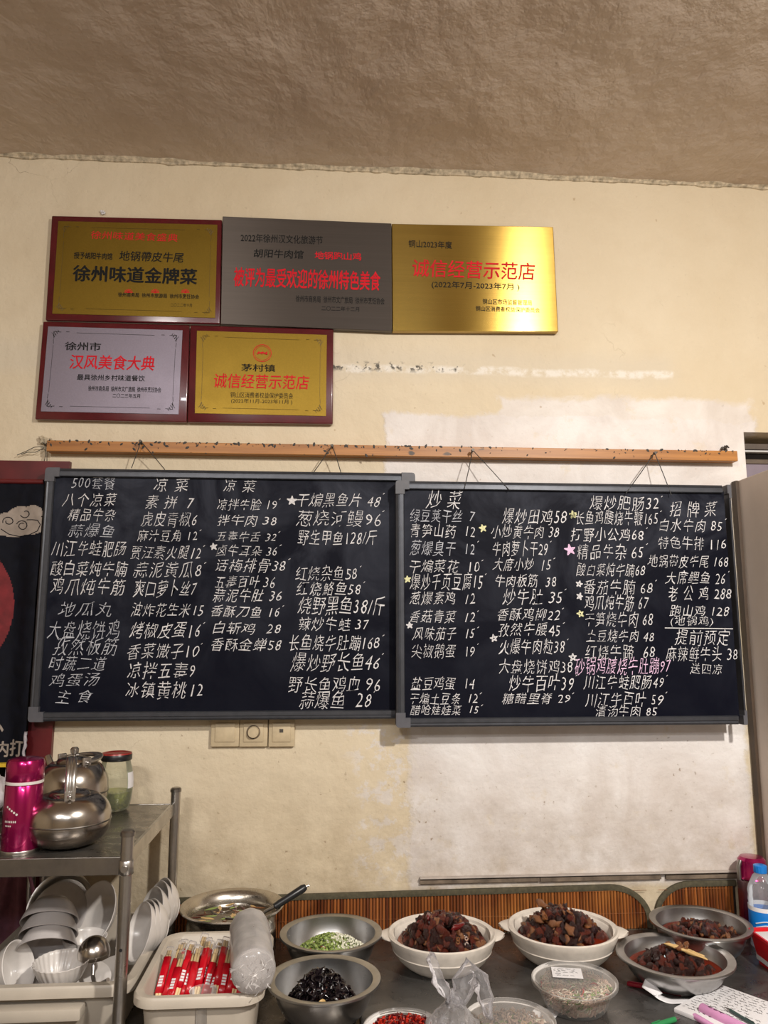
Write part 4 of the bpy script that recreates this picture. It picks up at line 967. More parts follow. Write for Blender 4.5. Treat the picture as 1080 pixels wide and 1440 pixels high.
# upside-down leaning stack on the left
axl = Vector((.10, -.62, -.78)).normalized()
for i, lab in enumerate(('lowest grey-white bowl of the leaning overturned stack at the left of the dish tub', 'middle grey-white bowl of the leaning overturned stack in the dish tub', 'top grey-white bowl of the leaning overturned stack in the dish tub')):
    c = onY(66-(-1.5)*i, 1338-19*i, -.335+.022*i); dish('l', .053, .040, c-axl*.045, axl, lab, m='ceramic_grey', foot=.5)
# round plate and steel tray standing at the back left
axb = Vector((-.15, -.85, .45)).normalized(); c = onY(84, 1286, -.175)
t = thing('grey_plate', c, 'grey-white round plate standing in front of the steel tray in the dish tub', 'plate', 'dishes in the big plastic tub'); t.matrix_world = axis_mtx(c, axb)
bm = BM(); lathe(bm, [(0, 0), (.034, 0), (.058, .008), (.060, .0095), (.056, .011), (.034, .003), (0, .003)], 48); obj('plate_body', bm, M['ceramic_grey'], t, smooth=True)
c = onY(87, 1279, -.145); t = thing('steel_tray', c, 'round steel tray standing at the back left of the dish tub', 'tray', 'dishes in the big plastic tub'); t.matrix_world = axis_mtx(c, axb)
bm = BM(); lathe(bm, [(0, 0), (.060, 0), (.066, .010), (.071, .012), (.071, .014), (.065, .0125), (.058, .003), (0, .003)], 48); obj('tray_body', bm, M['steel'], t, smooth=True)
# oval bowl in the middle standing on its side
c = onY(142, 1290, -.205); dish('o', .060, .030, c+Vector((.008, .01, 0)), (-.62, -.70, .42), 'large white bowl standing on edge mid-tub, just left of the rack post', foot=.4)
# upright small bowl with dark rim
c = onY(118, 1316, -.275); o = dish('u', .042, .036, (c.x, c.y, c.z-.036), (.05, -.02, 1), 'upright white bowl with thin dark rim behind the ladle in the dish tub')
# ribbed bowl in front
def rib(a, r, z): return (r*(1+.016*sin(a*26+z*90)*(z > .008)), z)
c = onY(87, 1350, -.385); dish('ribbed', .048, .042, (c.x, c.y, c.z-.042), (0, -.04, 1), 'white fluted bowl at the front of the dish tub beside the ladle', fn=rib, seg=156)
c = onY(12, 1362, -.37); dish('g', .046, .045, (c.x-.02, c.y, c.z-.012), (.75, -.15, .30), 'glossy white bowl lying on its side at the front left of the dish tub')
for i, (px, py, Y, ax_) in enumerate(((120, 1374, -.34, (.1, -.35, .93)), (150, 1366, -.30, (-.35, -.25, .9)), (45, 1374, -.33, (.2, -.3, .93)))):
    c = onY(px, py, Y); t = thing('saucer', c, ('white saucer under the ladle handle in the dish tub', 'white saucer against the right side of the dish tub behind the rack post', 'white saucer between the glossy bowl and the fluted bowl')[i], 'saucer', 'dishes in the big plastic tub'); t.matrix_world = axis_mtx(c-Vector((0, 0, .01)), ax_)
    bm = BM(); lathe(bm, [(0, 0), (.025, 0), (.044, .008), (.045, .0095), (.042, .0095), (.024, .003), (0, .003)], 40); obj('saucer_body', bm, M['ceramic'], t, smooth=True)
# ladle, bowl overturned
c = onY(132, 1341, -.36); t = thing('steel_ladle', c, 'small steel ladle lying bowl-up on the dishes in the tub', 'ladle')
bm = BM(); lathe(bm, [(.0, .030)]+[(.0285*sin(a), .030*cos(a)) for a in [radians(12*i) for i in range(1, 9)]]+[(.0278, .030*cos(radians(100)))], 36); obj('ladle_bowl', bm, M['kettle'], t, smooth=True)
q = onY(152, 1378, -.43)-c; bm = BM(); tube(bm, [(.004, -.012, -.012), (.006, -.020, -.030), Vector((.018, -.045, -.038)), q], .0038, 10); obj('ladle_handle', bm, M['steel'], t, smooth=True)

# ---- chopstick packets
def onestick(dx):
    bm = BM(); tube(bm, [(dx, 0, 0), (dx*.8, 0, .195)], [.0032, .0024], 8); me = bpy.data.meshes.new('chopstick'); bm.to_mesh(me); bm.free(); me.materials.append(M['bamboo_stick']); me.polygons.foreach_set('use_smooth', [True]*len(me.polygons)); return me
mA, mB = onestick(-.0028), onestick(.0028)
def sleeve(z0, z1, m, w=.0068, d_=.0042):
    bm = BM(); lps = []
    for z in (z0, z0+(z1-z0)*.33, z0+(z1-z0)*.66, z1): lps.append([(x*(1+.03*sin(z*300)), y, z) for x, y in rrect(w, d_, .003, 2)])
    loft(bm, lps); me = bpy.data.meshes.new('sleeve'); bm.to_mesh(me); bm.free(); me.materials.append(m); me.polygons.foreach_set('use_smooth', [True]*len(me.polygons)); return me
mS1 = sleeve(.072, .160, M['red_wrap']); mS2 = sleeve(.090, .178, M['red_wrap']); mF = sleeve(.182, .204, M['film3'], .0070, .0030)
bm = BM()
for k in range(4): box(bm, -.0036, .0036, -.0048, -.0045, .104+.007*k, .109+.007*k)
mL = bpy.data.meshes.new('white_print'); bm.to_mesh(mL); bm.free(); mL.materials.append(M['paper'])
xs_ = [-.285+.0105*i for i in range(15)]
plab = 'wrapped pair of bamboo chopsticks in red sleeve standing in the small tub'
cs_pos = []
ON = ['leftmost', 'second', 'third', 'fourth', 'fifth', 'sixth', 'seventh', 'middle', 'ninth', 'tenth', 'eleventh', 'twelfth', 'thirteenth', 'fourteenth', 'rightmost']
def plab2(i):
    if i < 15: return ON[i]+(' from the left' if 0 < i < 14 and i != 7 else '')+' red-sleeved chopstick packet of the long back row in the small tub'
    return (['leftmost', 'second', 'third', 'fourth', 'fifth', 'sixth', 'seventh', 'rightmost'][i-15])+(' from the left' if 15 < i < 22 else '')+' chopstick packet of the short row nearest the clear cup'
for i in range(15):
    u = i/14; cs_pos.append((-.288+.148*u+random.uniform(-.002, .002), -.508+random.uniform(-.004, .004), -.275+.155*u+random.uniform(-.008, .008), -.392+random.uniform(-.02, .015), random.uniform(-.4, .4)))
for i in range(8):
    u = i/7; cs_pos.append((-.272+.120*u, -.492, -.250+.115*u+random.uniform(-.006, .006), -.372+random.uniform(-.01, .01), random.uniform(-.5, .5)))
for i, (xa_, ya_, xb_, yb_, sp_) in enumerate(cs_pos):
    a = Vector((xa_, ya_, ZT+.040+random.uniform(0, .010)+(.006 if i >= 15 else 0))); b = Vector((xb_, yb_+.015, ZT+.150)); 
    t = thing('chopstick_packet', a, plab2(i), 'chopsticks', 'wrapped chopsticks in the small tub'); t.matrix_world = axis_mtx(a, b-a, 0)
    # keep the printed face towards the camera side
    q = (b-a).normalized(); xax = Vector((1, 0, 0))-q*q.x; xax.normalize(); yax = q.cross(xax); mt = Matrix((xax, yax, q)).transposed().to_4x4(); t.matrix_world = Matrix.Translation(a) @ mt @ Matrix.Rotation(sp_, 4, 'Z') @ Matrix.Diagonal((1, 1, .70+.05*sin(i*2.3), 1))
    for nm, me in (('chopstick', mA), ('chopstick', mB), ('red_sleeve', mS1 if i % 3 else mS2), ('white_print', mL), ('clear_film', mF)):
        if nm == 'white_print' and i % 4 == 1: continue
        o = bpy.data.objects.new(nm, me); COL.objects.link(o); o.parent = t
# clear cup in front of the chopsticks
c = onY(285, 1385, -.535); t = thing('clear_cup', (c.x, -.527, c.z-.035), 'small clear plastic cup standing in front of the red chopstick sleeves', 'cup'); t.location.z = ZT+.062
bm = BM(); lathe(bm, [(0, .001), (.0165, .001), (.0215, .050), (.0225, .051), (.0205, .050), (.0158, .003), (0, .003)], 32); obj('cup_wall', bm, M['pet'], t, smooth=30)
# wrapped stack of bowls
A = onY(350, 1330, -.385); B = onY(356, 1382, -.555); ax = (B-A).normalized(); A = Vector((A.x, A.y, ZT+.155)); B = Vector((B.x, B.y, ZT+.150)); ax = (B-A).normalized()
t = thing('wrapped_bowl_stack', A, 'film-wrapped roll of stacked clear plastic bowls lying across the small tub', 'bowl stack'); t.matrix_world = axis_mtx(A, ax); Lw = (B-A).length
for i in range(17):
    bm = BM(); R_ = .0325+.0008*sin(i*1.7); z = Lw*i/16*.97
    lathe(bm, [(0, z-.004), (R_*.7, z-.003), (R_*.93, z+.001), (R_, z+.002), (R_+.001, z+.0035), (R_*.97, z+.004)], 40); obj('plastic_bowl', bm, M['pet2'] if 'pet2' in M else M['white_plastic'], t, smooth=True)
bm = BM(); lathe(bm, [(0, -.014), (.012, -.012), (.028, -.009)]+[(.0350+.0006*(i % 2), Lw*i/20) for i in range(21)]+[(.031, Lw+.006), (.018, Lw+.009), (.007, Lw+.011), (0, Lw+.012)], 48, fn=lambda a, r, z: (r*(1+.022*noise.noise(Vector((cos(a)*3, sin(a)*3, z*45)))+.012*sin(a*9+z*80)), z)); obj('film_wrap', bm, M['film2'], t, smooth='full')
bm = BM()
for k in range(60):
    a = random.random()*2*pi; r = .03*random.random(); bm2 = Vector((r*cos(a), r*sin(a), Lw+.010+.006*random.random()))
    p2 = bm2+Vector((random.uniform(-.012, .012), random.uniform(-.012, .012), random.uniform(-.003, .004))); d = Vector((random.uniform(-.004, .004), random.uniform(-.004, .004), .002))
    bm.faces.new([bm.verts.new(q) for q in (bm2, p2, p2+d)])
obj('crumpled_film_end', bm, M['film2'], t, kind='stuff')

# ================================================================== STEEL BOWLS & CASSEROLES
def steel_bowl(x, y, R, h, label, lip=.012, foot=.50, name='steel_bowl'):
    t = thing(name, (x, y, ZT), label, 'bowl', 'food bowls on the tables'); Ri = R-lip
    P = [(0, 0), (R*foot, 0), (R*foot+.004, .001)]
    f_ = lambda u: (R*foot+(Ri-R*foot)*sin(u*pi/2)**.9, (h-.003)*(1-cos(u*pi/2))**.85)
    P += [f_(i/12) for i in range(1, 13)]
    P += [(Ri+lip*.5, h-.001), (R, h-.001), (R+.001, h-.004), (R+.0018, h-.002), (R+.001, h+.001), (Ri+lip*.5, h+.0012), (Ri-.001, h-.001)]
    P += [(f_(1-i/12)[0]-.0012, f_(1-i/12)[1]+.0015) for i in range(1, 12)]+[(R*foot, .003), (0, .003)]
    bm = BM(); lathe(bm, P, 80); obj('bowl_shell', bm, M['steel_bowl'], t, smooth=60); return t
def surface(t_or_none, x, y, R, z, m, name, label, cat, wav=.0012, seg=56, group=None):
    bm = BM(); lathe(bm, [(R*.93, -.004), (R, 0)]+[(R*(1-i/10), 0) for i in range(1, 10)]+[(0, 0)], seg, fn=lambda a, r, z_: (r, z_+(wav*noise.noise(Vector((r*cos(a)*40+x*9, r*sin(a)*40, 1))) if z_ == 0 else 0)))
    return bm
CH = {}
def chunkmesh(i, m):
    k = (i, m)
    if k not in CH:
        bm = BM(); bmesh.ops.create_icosphere(bm, subdivisions=2, radius=1)
        for v in bm.verts:
            w = .55*noise.noise(v.co*1.3+Vector((i*7, 1, 1)))+.28*noise.noise(v.co*3+Vector((i*3, 2, 1))); v.co *= 1+w
        if i % 3 == 0:
            for v in bm.verts: v.co.z *= .55
        me = bpy.data.meshes.new('meat_chunk'); bm.to_mesh(me); bm.free(); me.materials.append(M[m]); me.polygons.foreach_set('use_smooth', [True]*len(me.polygons)); CH[k] = me
    return CH[k]
def ringmesh(r, h, m):
    k = ('ring', r, m)
    if k not in CH:
        bm = BM(); lathe(bm, [(r*.45, 0), (r, 0), (r, h), (r*.45, h), (r*.45, 0)], 16); me = bpy.data.meshes.new('x'); bm.to_mesh(me); bm.free(); me.materials.append(M[m]); me.polygons.foreach_set('use_smooth', [True]*len(me.polygons)); me.set_sharp_from_angle(angle=.7); CH[k] = me
    return CH[k]
def put(nm, me, t, loc, rot, s):
    o = bpy.data.objects.new(nm, me); COL.objects.link(o); o.parent = t; o.location = loc; o.rotation_euler = rot; o.scale = s if isinstance(s, tuple) else (s, s, s); return o
def food(x, y, z, Rs, label, name, cat, sauce='sauce', pile=(0, 0, .07, .05, .035), n=90, size=(.006, .012), mats=('meat_dark', 'meat_dark', 'meat_red', 'meat_dark', 'meat_red', 'meat_tan'), seedv=1, base=0):
    rnd = random.Random(seedv); t = thing(name, (x, y, z), label, cat, 'dishes of food')
    if sauce: obj('sauce', surface(None, x, y, Rs, 0, None, '', '', ''), M[sauce], t, smooth=50)
    px_, py_, a_, b_, hh = pile
    for i in range(n):
        r = sqrt(rnd.random()); th = rnd.random()*2*pi; u = px_+a_*r*cos(th); v = py_+b_*r*sin(th)
        top = hh*max(0, 1-r**2.0); z_ = top*(1 if rnd.random() < .75 else rnd.random())-.002+base
        s = rnd.uniform(*size); m = rnd.choice(mats)
        put('meat_chunk', chunkmesh(rnd.randrange(7), m), t, (u, v, z_), (rnd.random()*6, rnd.random()*6, rnd.random()*6), (s*rnd.uniform(.8, 1.25), s*rnd.uniform(.6, 1), s*rnd.uniform(.45, .8)))
    return t, rnd
# big pan with broth
x, y, R, h = -.200, -.137, .108, .115
t = thing('steel_pot', (x, y, ZT), 'round steel pot of brown broth standing behind the small chopstick tub', 'pot', 'food bowls on the tables')
P = [(0, 0), (.082, 0), (.090, .004), (.094, .018), (.094, h-.034), (.0925, h-.028), (.0930, h-.018), (.098, h-.008), (R-.003, h-.003), (R, h-.003), (R+.0015, h), (R, h+.002), (R-.005, h+.001), (.0935, h-.008), (.0895, h-.018), (.0885, h-.028), (.090, h-.040), (.090, .020), (.086, .006), (0, .004)]
bm = BM(); lathe(bm, P, 80); obj('pot_wall', bm, M['steel_pan'], t, smooth=60)
bt2, rnd = food(x, y, ZT+h-.024, .0885, 'brown broth with a few floating strips in the steel pot', 'broth', 'soup', 'broth', n=0)
for i in range(60):
    a = rnd.random()*6.28; r = .08*sqrt(rnd.random()); s = rnd.uniform(.0035, .008)
    put('floating_strip', chunkmesh(rnd.randrange(7), rnd.choice(('meat_tan', 'fungus', 'scallion', 'meat_red', 'ginger'))), bt2, (r*cos(a), r*sin(a), .0), (0, 0, rnd.random()*6), (s*2.2, s*.55, .0016))
a = onY(386, 1275, -.165); b = onY(430, 1247, -.14); c = Vector((a.x-.045, a.y+.01, ZT+h-.030))
t = thing('soup_ladle', a, 'ladle with black handle resting on the rim of the broth pot', 'ladle')
bm = BM(); tube(bm, [Vector(), (b-a)*.15, (b-a)*.5, (b-a)*.9, b-a], [.0062, .0075, .0078, .0085, .006], 14); obj('handle_grip', bm, M['black'], t, smooth=True)
bm = BM(); tube(bm, [Vector(), (c-a)*.4+Vector((0, 0, .004)), c-a], .0035, 10); obj('ladle_rod', bm, M['steel'], t, smooth=True)
bm = BM(); lathe(bm, [(0, -.018)]+[(.026*sin(q), -.018*cos(q)) for q in [radians(15*i) for i in range(1, 7)]]+[(.0245, -.001), (.018, -.010), (0, -.0165)], 28, mtx=Matrix.Translation(c-a+Vector((-.022, .004, .002)))); obj('ladle_cup', bm, M['steel'], t, smooth=True)
bm = BM(); tube(bm, [(b-a)*1.0, (b-a)*1.0+Vector((.006, 0, .003)), (b-a)*1.0+Vector((.008, 0, .001))], .0022, 8); obj('hanging_eye', bm, M['steel'], t, smooth=True)
# greens
steel_bowl(.010, -.160, .106, .065, 'steel bowl of chopped scallion, beside the broth pot')
steel_bowl(-.003, -.379, .102, .065, 'steel bowl of black fungus in front of the scallion bowl')
def bits(t, nm, m, n, a_, b_, hh, mk, seed, kind='stuff', cx=0, cy=0, label=None):
    rnd = random.Random(seed); bm = BM()
    for i in range(n):
        r = sqrt(rnd.random()); th = rnd.random()*6.283; u = cx+a_*r*cos(th); v = cy+b_*r*sin(th); z_ = hh*max(0, 1-r**1.7)*(1 if rnd.random() < .7 else rnd.random())
        mk(bm, rnd, Matrix.Translation((u, v, z_)) @ Euler((rnd.random()*6, rnd.random()*6, rnd.random()*6)).to_matrix().to_4x4())
    return obj(nm, bm, M[m], t, smooth=35, kind=kind, label=label)
def mk_ring(bm, rnd, mt):
    r = rnd.uniform(.0025, .0042); bmesh.ops.create_cone(bm, segments=8, radius1=r, radius2=r, depth=rnd.uniform(.003, .007), cap_ends=False, matrix=mt)
def mk_dice(bm, rnd, mt): s = rnd.uniform(.002, .0042); bmesh.ops.create_cube(bm, size=1, matrix=mt @ Matrix.Diagonal((s*1.2, s, s*.8, 1)))
def mk_curl(bm, rnd, mt):
    k = rnd.uniform(.6, 1.3); R_ = rnd.uniform(.006, .012); pts = [mt @ Vector((R_*cos(q*k), R_*sin(q*k)*rnd.uniform(.8, 1.1), .0035*sin(q*2.3))) for q in [j*.5 for j in range(6)]]
    tube(bm, pts, [.001, .0025, .0034, .003, .002, .0008], 6, flat=.35)
def mk_strand(bm, rnd, mt, L=.022, r=.0009):
    k = rnd.uniform(20, 60); pts = [mt @ Vector((L*(j/6-.5)*2, .004*sin(j*.9+k), .003*cos(j*1.1+k))) for j in range(7)]; tube(bm, pts, r, 5)
def mk_strip(bm, rnd, mt):
    L = rnd.uniform(.012, .026); tube(bm, [mt @ Vector((L*(j/3-.5), .002*sin(j+L*100), 0)) for j in range(4)], rnd.uniform(.0016, .0026), 5)
t = thing('scallion_relish', (.008, -.170, ZT+.028), 'heap of chopped green scallion, white garlic and red pepper bits', 'food', 'dishes of food')
bits(t, 'chopped_scallion', 'scallion', 1100, .072, .062, .034, mk_ring, 1); bits(t, 'minced_garlic', 'garlic', 800, .070, .058, .036, mk_dice, 2, cx=.012, label='white minced garlic'); bits(t, 'red_pepper', 'redbit', 70, .07, .058, .033, mk_dice, 3); bits(t, 'chopped_scallion', 'garlic', 260, .066, .056, .031, mk_ring, 31, label='pale scallion rings')
t = thing('black_fungus', (-.008, -.385, ZT+.022), 'tangled heap of glossy black wood ear fungus with one pale stub', 'food', 'dishes of food')
bits(t, 'fungus_shred', 'fungus', 680, .060, .052, .054, mk_curl, 4)
bits(t, 'fungus_shred', 'meat_dark', 60, .052, .044, .05, mk_curl, 41, label='reddish brown shreds')
put('pale_stub', chunkmesh(3, 'ginger'), t, (.012, -.052, .022), (0, .35, -.3), (.013, .005, .005))
put('pale_stub', chunkmesh(5, 'ginger'), t, (.002, -.045, .026), (0, .2, .5), (.006, .003, .004))
# casseroles
def casserole(x, y, R, h, rot, label):
    t = thing('stoneware_casserole', (x, y, ZT), label, 'casserole', 'white casserole dishes', (0, 0, rot))
    P = [(0, 0), (R*.56, 0), (R*.59, .001), (R*.70, h*.14), (R*.81, h*.32), (R*.89, h*.52), (R*.905, h*.55), (R*.90, h*.58), (R*.955, h*.80), (R*.985, h*.93), (R*.99, h), (R*.96, h+.002), (R*.90, h-.001), (R*.885, h-.006), (R*.855, h-.008), (R*.82, h-.018), (R*.74, h*.45), (R*.5, .012), (0, .010)]
    bm = BM(); lathe(bm, P, 84); obj('dish_body', bm, M['casserole'], t, smooth=40)
    for s in (-1, 1):
        bm = BM(); lps = []
        for j, (u, hw, th) in enumerate(((.88, .040, .010), (1.0, .036, .009), (1.08, .028, .0085), (1.13, .018, .007), (1.155, .006, .004))):
            lps.append([(s*R*(u-.12*(q/hw)**2*.35), q, h*.93+z) for q, z in [(hw*cos(a), th*.5*sin(a)) for a in [k*pi/8 for k in range(16)]]])
        loft(bm, lps); obj('ear_handle', bm, M['casserole'], t, smooth=50)
    return t
c1 = (.242, -.178, .115); c2 = (.505, -.165, .118)
casserole(*c1, .065, radians(-4), 'white stoneware casserole of meat in red oil, nearer the middle of the table')
casserole(*c2, .066, radians(-14), 'white stoneware casserole with mushroom pieces, right of its twin')
t, rnd = food(c1[0], c1[1], ZT+.049, c1[2]*.80, 'heap of dark braised meat with a dried red chilli in red oil', 'braised_meat', 'food', pile=(0, 0, .084, .074, .050), n=290, size=(.006, .0125), seedv=5)
for (u, v, z_, rz, L) in ((.028, -.038, .034, .45, .017), (-.030, -.012, .046, 1.3, .012), (-.045, .01, .03, .9, .014)):
    put('dried_chilli', chunkmesh(1, 'chilli'), t, (u, v, z_+.006), (0, -.1, rz), (L, .0055, .0055))
for k in range(5): put('bone_ring', ringmesh(.0042, .003, 'meat_tan'), t, (.03+.012*cos(k*2.1), -.058+.007*sin(k*3), .013+.003*k), (rnd.uniform(.9, 1.7), rnd.random(), 0), 1)
for k in range(3): put('tendon', chunkmesh(3+k, 'meat_tan'), t, (-.03+.045*k, -.05+.01*k, .014), (.3, 0, k*1.2), (.013, .006, .005))
t, rnd = food(c2[0], c2[1], ZT+.050, c2[2]*.80, 'heap of braised meat and brown mushroom pieces in dark sauce', 'braised_mushroom_meat', 'food', pile=(-.004, 0, .086, .074, .048), n=290, size=(.006, .0125), seedv=8, mats=('meat_dark', 'meat_red', 'meat_dark', 'meat_dark', 'meat_red', 'meat_tan'))
for k, (u, v, z_) in enumerate(((-.040, .012, .050), (-.045, -.02, .035), (-.028, -.040, .028), (.010, -.020, .042), (.0, -.050, .020), (.045, -.035, .018), (-.055, -.010, .028))):
    bm = BM() if False else None
    put('mushroom_piece', CH.setdefault('mush', (lambda b: (lathe(b, [(0, .006), (.006, .0055), (.0105, .002), (.011, -.001), (.009, -.002), (.003, -.001), (.003, -.005), (0, -.005)], 20), b)[1])(BM())) if False else ringmesh(.0075, .004, 'meat_tan') if k % 2 else chunkmesh(0, 'meat_tan'), t, (u, v, z_+.007), (rnd.uniform(-.8, .8), rnd.uniform(-.8, .8), rnd.random()*6), 1.0 if k % 2 else .0125)
# right steel bowls
steel_bowl(.697, -.284, .112, .050, 'wide steel bowl with ginger strips on dark meat, at the front right', .014)
steel_bowl(.815, -.153, .105, .063, 'steel bowl of dark meat chunks, farthest right by the flask', .012)
t, rnd = food(.697, -.284, ZT+.026, .090, 'dark braised meat topped with pale ginger strips in thin sauce', 'braised_ginger_meat', 'food', pile=(-.008, -.004, .074, .062, .032), n=200, size=(.006, .0115), seedv=12, mats=('meat_dark', 'meat_dark', 'meat_red'))
for k in range(7):
    put('ginger_strip', chunkmesh((k % 2)*4+1, 'ginger'), t, (-.002+.0055*k, -.010-.005*k+rnd.uniform(-.01, .012), .042-.001*k), (rnd.uniform(-.2, .2), .10, -.9+rnd.uniform(-.25, .25)), (.021, .0034, .0032))
for k in range(6): put('pale_knob', chunkmesh(k, 'meat_tan'), t, (rnd.uniform(-.01, .03), rnd.uniform(-.02, .012), .041), (rnd.random()*6, 0, rnd.random()*6), .0062)
t, rnd = food(.815, -.153, ZT+.036, .084, 'flat heap of dark red braised chunks with tan pieces', 'braised_chunks', 'food', pile=(0, -.004, .076, .056, .024), n=190, size=(.006, .012), seedv=15, mats=('meat_dark', 'meat_dark', 'meat_red', 'meat_red', 'meat_tan'))

# ================================================================== ROUND TAKEAWAY TUBS
def takeaway(x, y, R, h, label, lid=True, rot=0):
    t = thing('takeaway_tub', (x, y, ZT), label, 'container', 'round clear takeaway tubs', (0, 0, rot))
    bm = BM(); lathe(bm, [(0, .0), (R*.66, .0), (R*.70, .003), (R*.90, h-.010), (R*.92, h-.006), (R*.97, h-.006), (R*.97, h-.003)], 64); obj('tub_wall', bm, M['pet'], t, smooth=40)
    if lid:
        bm = BM(); lathe(bm, [(R*.985, h-.010), (R*1.0, h-.008), (R*1.0, h-.001), (R*.97, h+.001), (R*.93, h-.001), (R*.90, h-.003), (R*.87, h-.001), (R*.5, h-.0005), (0, h-.0005)], 64); obj('lid', bm, M['pet'], t, smooth=40)
    else:
        bm = BM(); lathe(bm, [(R*.97, h-.004), (R*1.0, h-.004), (R*1.0, h), (R*.96, h+.001), (R*.93, h-.002)], 64); obj('rim', bm, M['pet'], t, smooth=40)
    return t
tt = takeaway(.463, -.375, .079, .050, 'lidded clear tub of pale shreds with a paper receipt on its lid')
t = thing('shredded_salad', (.463, -.375, ZT+.004), 'pale pink shredded salad with green bits inside the receipt-topped tub', 'food', 'dishes of food')
bm = BM(); lathe(bm, [(0, 0), (.047, 0), (.056, .016), (.062, .031), (.040, .034), (0, .036)], 40, fn=lambda a, r, z_: (r*(1+.03*noise.noise(Vector((cos(a)*4, sin(a)*4, z_*60)))), z_+.002*noise.noise(Vector((r*80*cos(a), r*80*sin(a), 0))))); obj('salad_mass', bm, M['noodle'], t, smooth=True)
def shell_bits(t, nm, m, n, seed, kind='stuff', label=None, r=.0010):
    rnd = random.Random(seed); bm = BM()
    for i in range(n):
        a = rnd.random()*6.283; u = rnd.random()
        if u < .55: rr_ = .060*sqrt(rnd.random()); p = Vector((rr_*cos(a), rr_*sin(a), .034+rnd.uniform(-.001, .0045))); rot = Euler((rnd.uniform(-.25, .25), rnd.uniform(-.25, .25), rnd.random()*6))
        else: zz = rnd.uniform(.002, .034); rr_ = .0475+.0155*(zz/.034); p = Vector((rr_*cos(a), rr_*sin(a), zz)); rot = Euler((rnd.uniform(-.5, .5), rnd.uniform(-.6, .6), a+pi/2))
        mk_strand(bm, rnd, Matrix.Translation(p) @ rot.to_matrix().to_4x4(), rnd.uniform(.005, .012), r)
    obj(nm, bm, M[m], t, smooth=True, kind=kind, label=label)
shell_bits(t, 'shred', 'noodle', 420, 1); shell_bits(t, 'white_shred', 'garlic', 150, 2); shell_bits(t, 'green_shred', 'leaf', 60, 3, r=.0016); shell_bits(t, 'red_shred', 'redbit', 12, 4, r=.0014)
def scribble(bm, x0, x1, y, z, h, rnd, w=.0005, mt=None):
    x = x0; pts = []
    while x < x1:
        pts.append(Vector((x, y+rnd.uniform(-h, h)*.5, z))); x += rnd.uniform(h*.2, h*.6)
        if rnd.random() < .12 or len(pts) > 7:
            if len(pts) > 1: strokes_add(bm, pts, w, mt)
            pts = []; x += h*.6
    if len(pts) > 1: strokes_add(bm, pts, w, mt)
def strokes_add(bm, pts, w, mt):
    for a, b in zip(pts[:-1], pts[1:]):
        d = (b-a).normalized(); nrm = Vector((-d.y, d.x, 0))*w; q = [a+nrm, a-nrm, b-nrm, b+nrm]
        bm.faces.new([bm.verts.new(mt @ p if mt else p) for p in q])
# receipt on the lid
t = thing('paper_receipt', (.463-.008, -.375+.020, ZT+.0512), 'white printed receipt lying on the lid of the middle takeaway tub', 'receipt', 'paper slips', (0, 0, radians(-12)))
bm = BM(); box(bm, -.028, .028, -.022, .022, 0, .0006); obj('slip', bm, M['paper'], t)
rnd = random.Random(3); bm = BM()
for k, (a, b, w) in enumerate(((-.022, .022, .0005), (-.024, .015, .0008), (-.02, .02, .0005), (-.022, -.004, .0009), (-.02, .012, .0005))): scribble(bm, a, b, .015-.007*k, .0008, .0035, rnd, w)
obj('print', bm, M['black_ink'], t, kind='stuff')
# bottom centre tub (lidded, pale slices)
takeaway(.305, -.528, .076, .055, 'clear lidded tub of pale green slices at the bottom centre, behind the bag')
t = thing('cucumber_salad', (.305, -.528, ZT+.004), 'pale green slices with grey shreds in the bottom centre tub', 'food', 'dishes of food')
bm = BM(); lathe(bm, [(0, 0), (.048, 0), (.055, .016), (.062, .035), (.040, .040), (0, .041)], 40); obj('salad_mass', bm, simple('grey_pink_shredded_mass', lin(150, 130, 118), .4, var=.3, scale=120, bump=.5), t, smooth=True)
rnd = random.Random(9)
for k in range(46):
    a = rnd.random()*6.28; r = .055*sqrt(rnd.random()); s = rnd.uniform(.006, .011)
    put('slice', chunkmesh(k % 7, rnd.choice(('scallion', 'ginger', 'garlic', 'noodle'))), t, (r*cos(a), r*sin(a), .038+rnd.random()*.003), (rnd.uniform(-.5, .5), rnd.uniform(-.5, .5), rnd.random()*6), (s, s*.45, s*.22))
bits(t, 'shred', 'noodle', 160, .058, .058, .002, lambda b, r_, m_: mk_strand(b, r_, m_, .008, .0012), 5, cy=0).location.z = .040
# chilli oil tub, under the bag
takeaway(.128, -.520, .066, .045, 'open clear tub of red chilli oil at the bottom edge, left of the bag', False)
t = thing('chilli_relish', (.128, -.520, ZT+.003), 'dark red chopped chilli relish filling the open tub', 'food', 'dishes of food')
bm = BM(); lathe(bm, [(0, 0), (.041, 0), (.055, .034), (.035, .037), (0, .038)], 40); obj('relish_mass', bm, M['chilli'], t, smooth=True)
bits(t, 'chilli_piece', 'redbit', 150, .050, .050, .004, lambda b, r_, m_: bmesh.ops.create_cube(b, size=1, matrix=m_ @ Matrix.Diagonal((.009, .005, .002, 1))), 6).location.z = .038
bits(t, 'dark_chilli_piece', 'chilli', 150, .050, .050, .004, lambda b, r_, m_: bmesh.ops.create_cube(b, size=1, matrix=m_ @ Matrix.Diagonal((.009, .006, .003, 1))), 7).location.z = .038
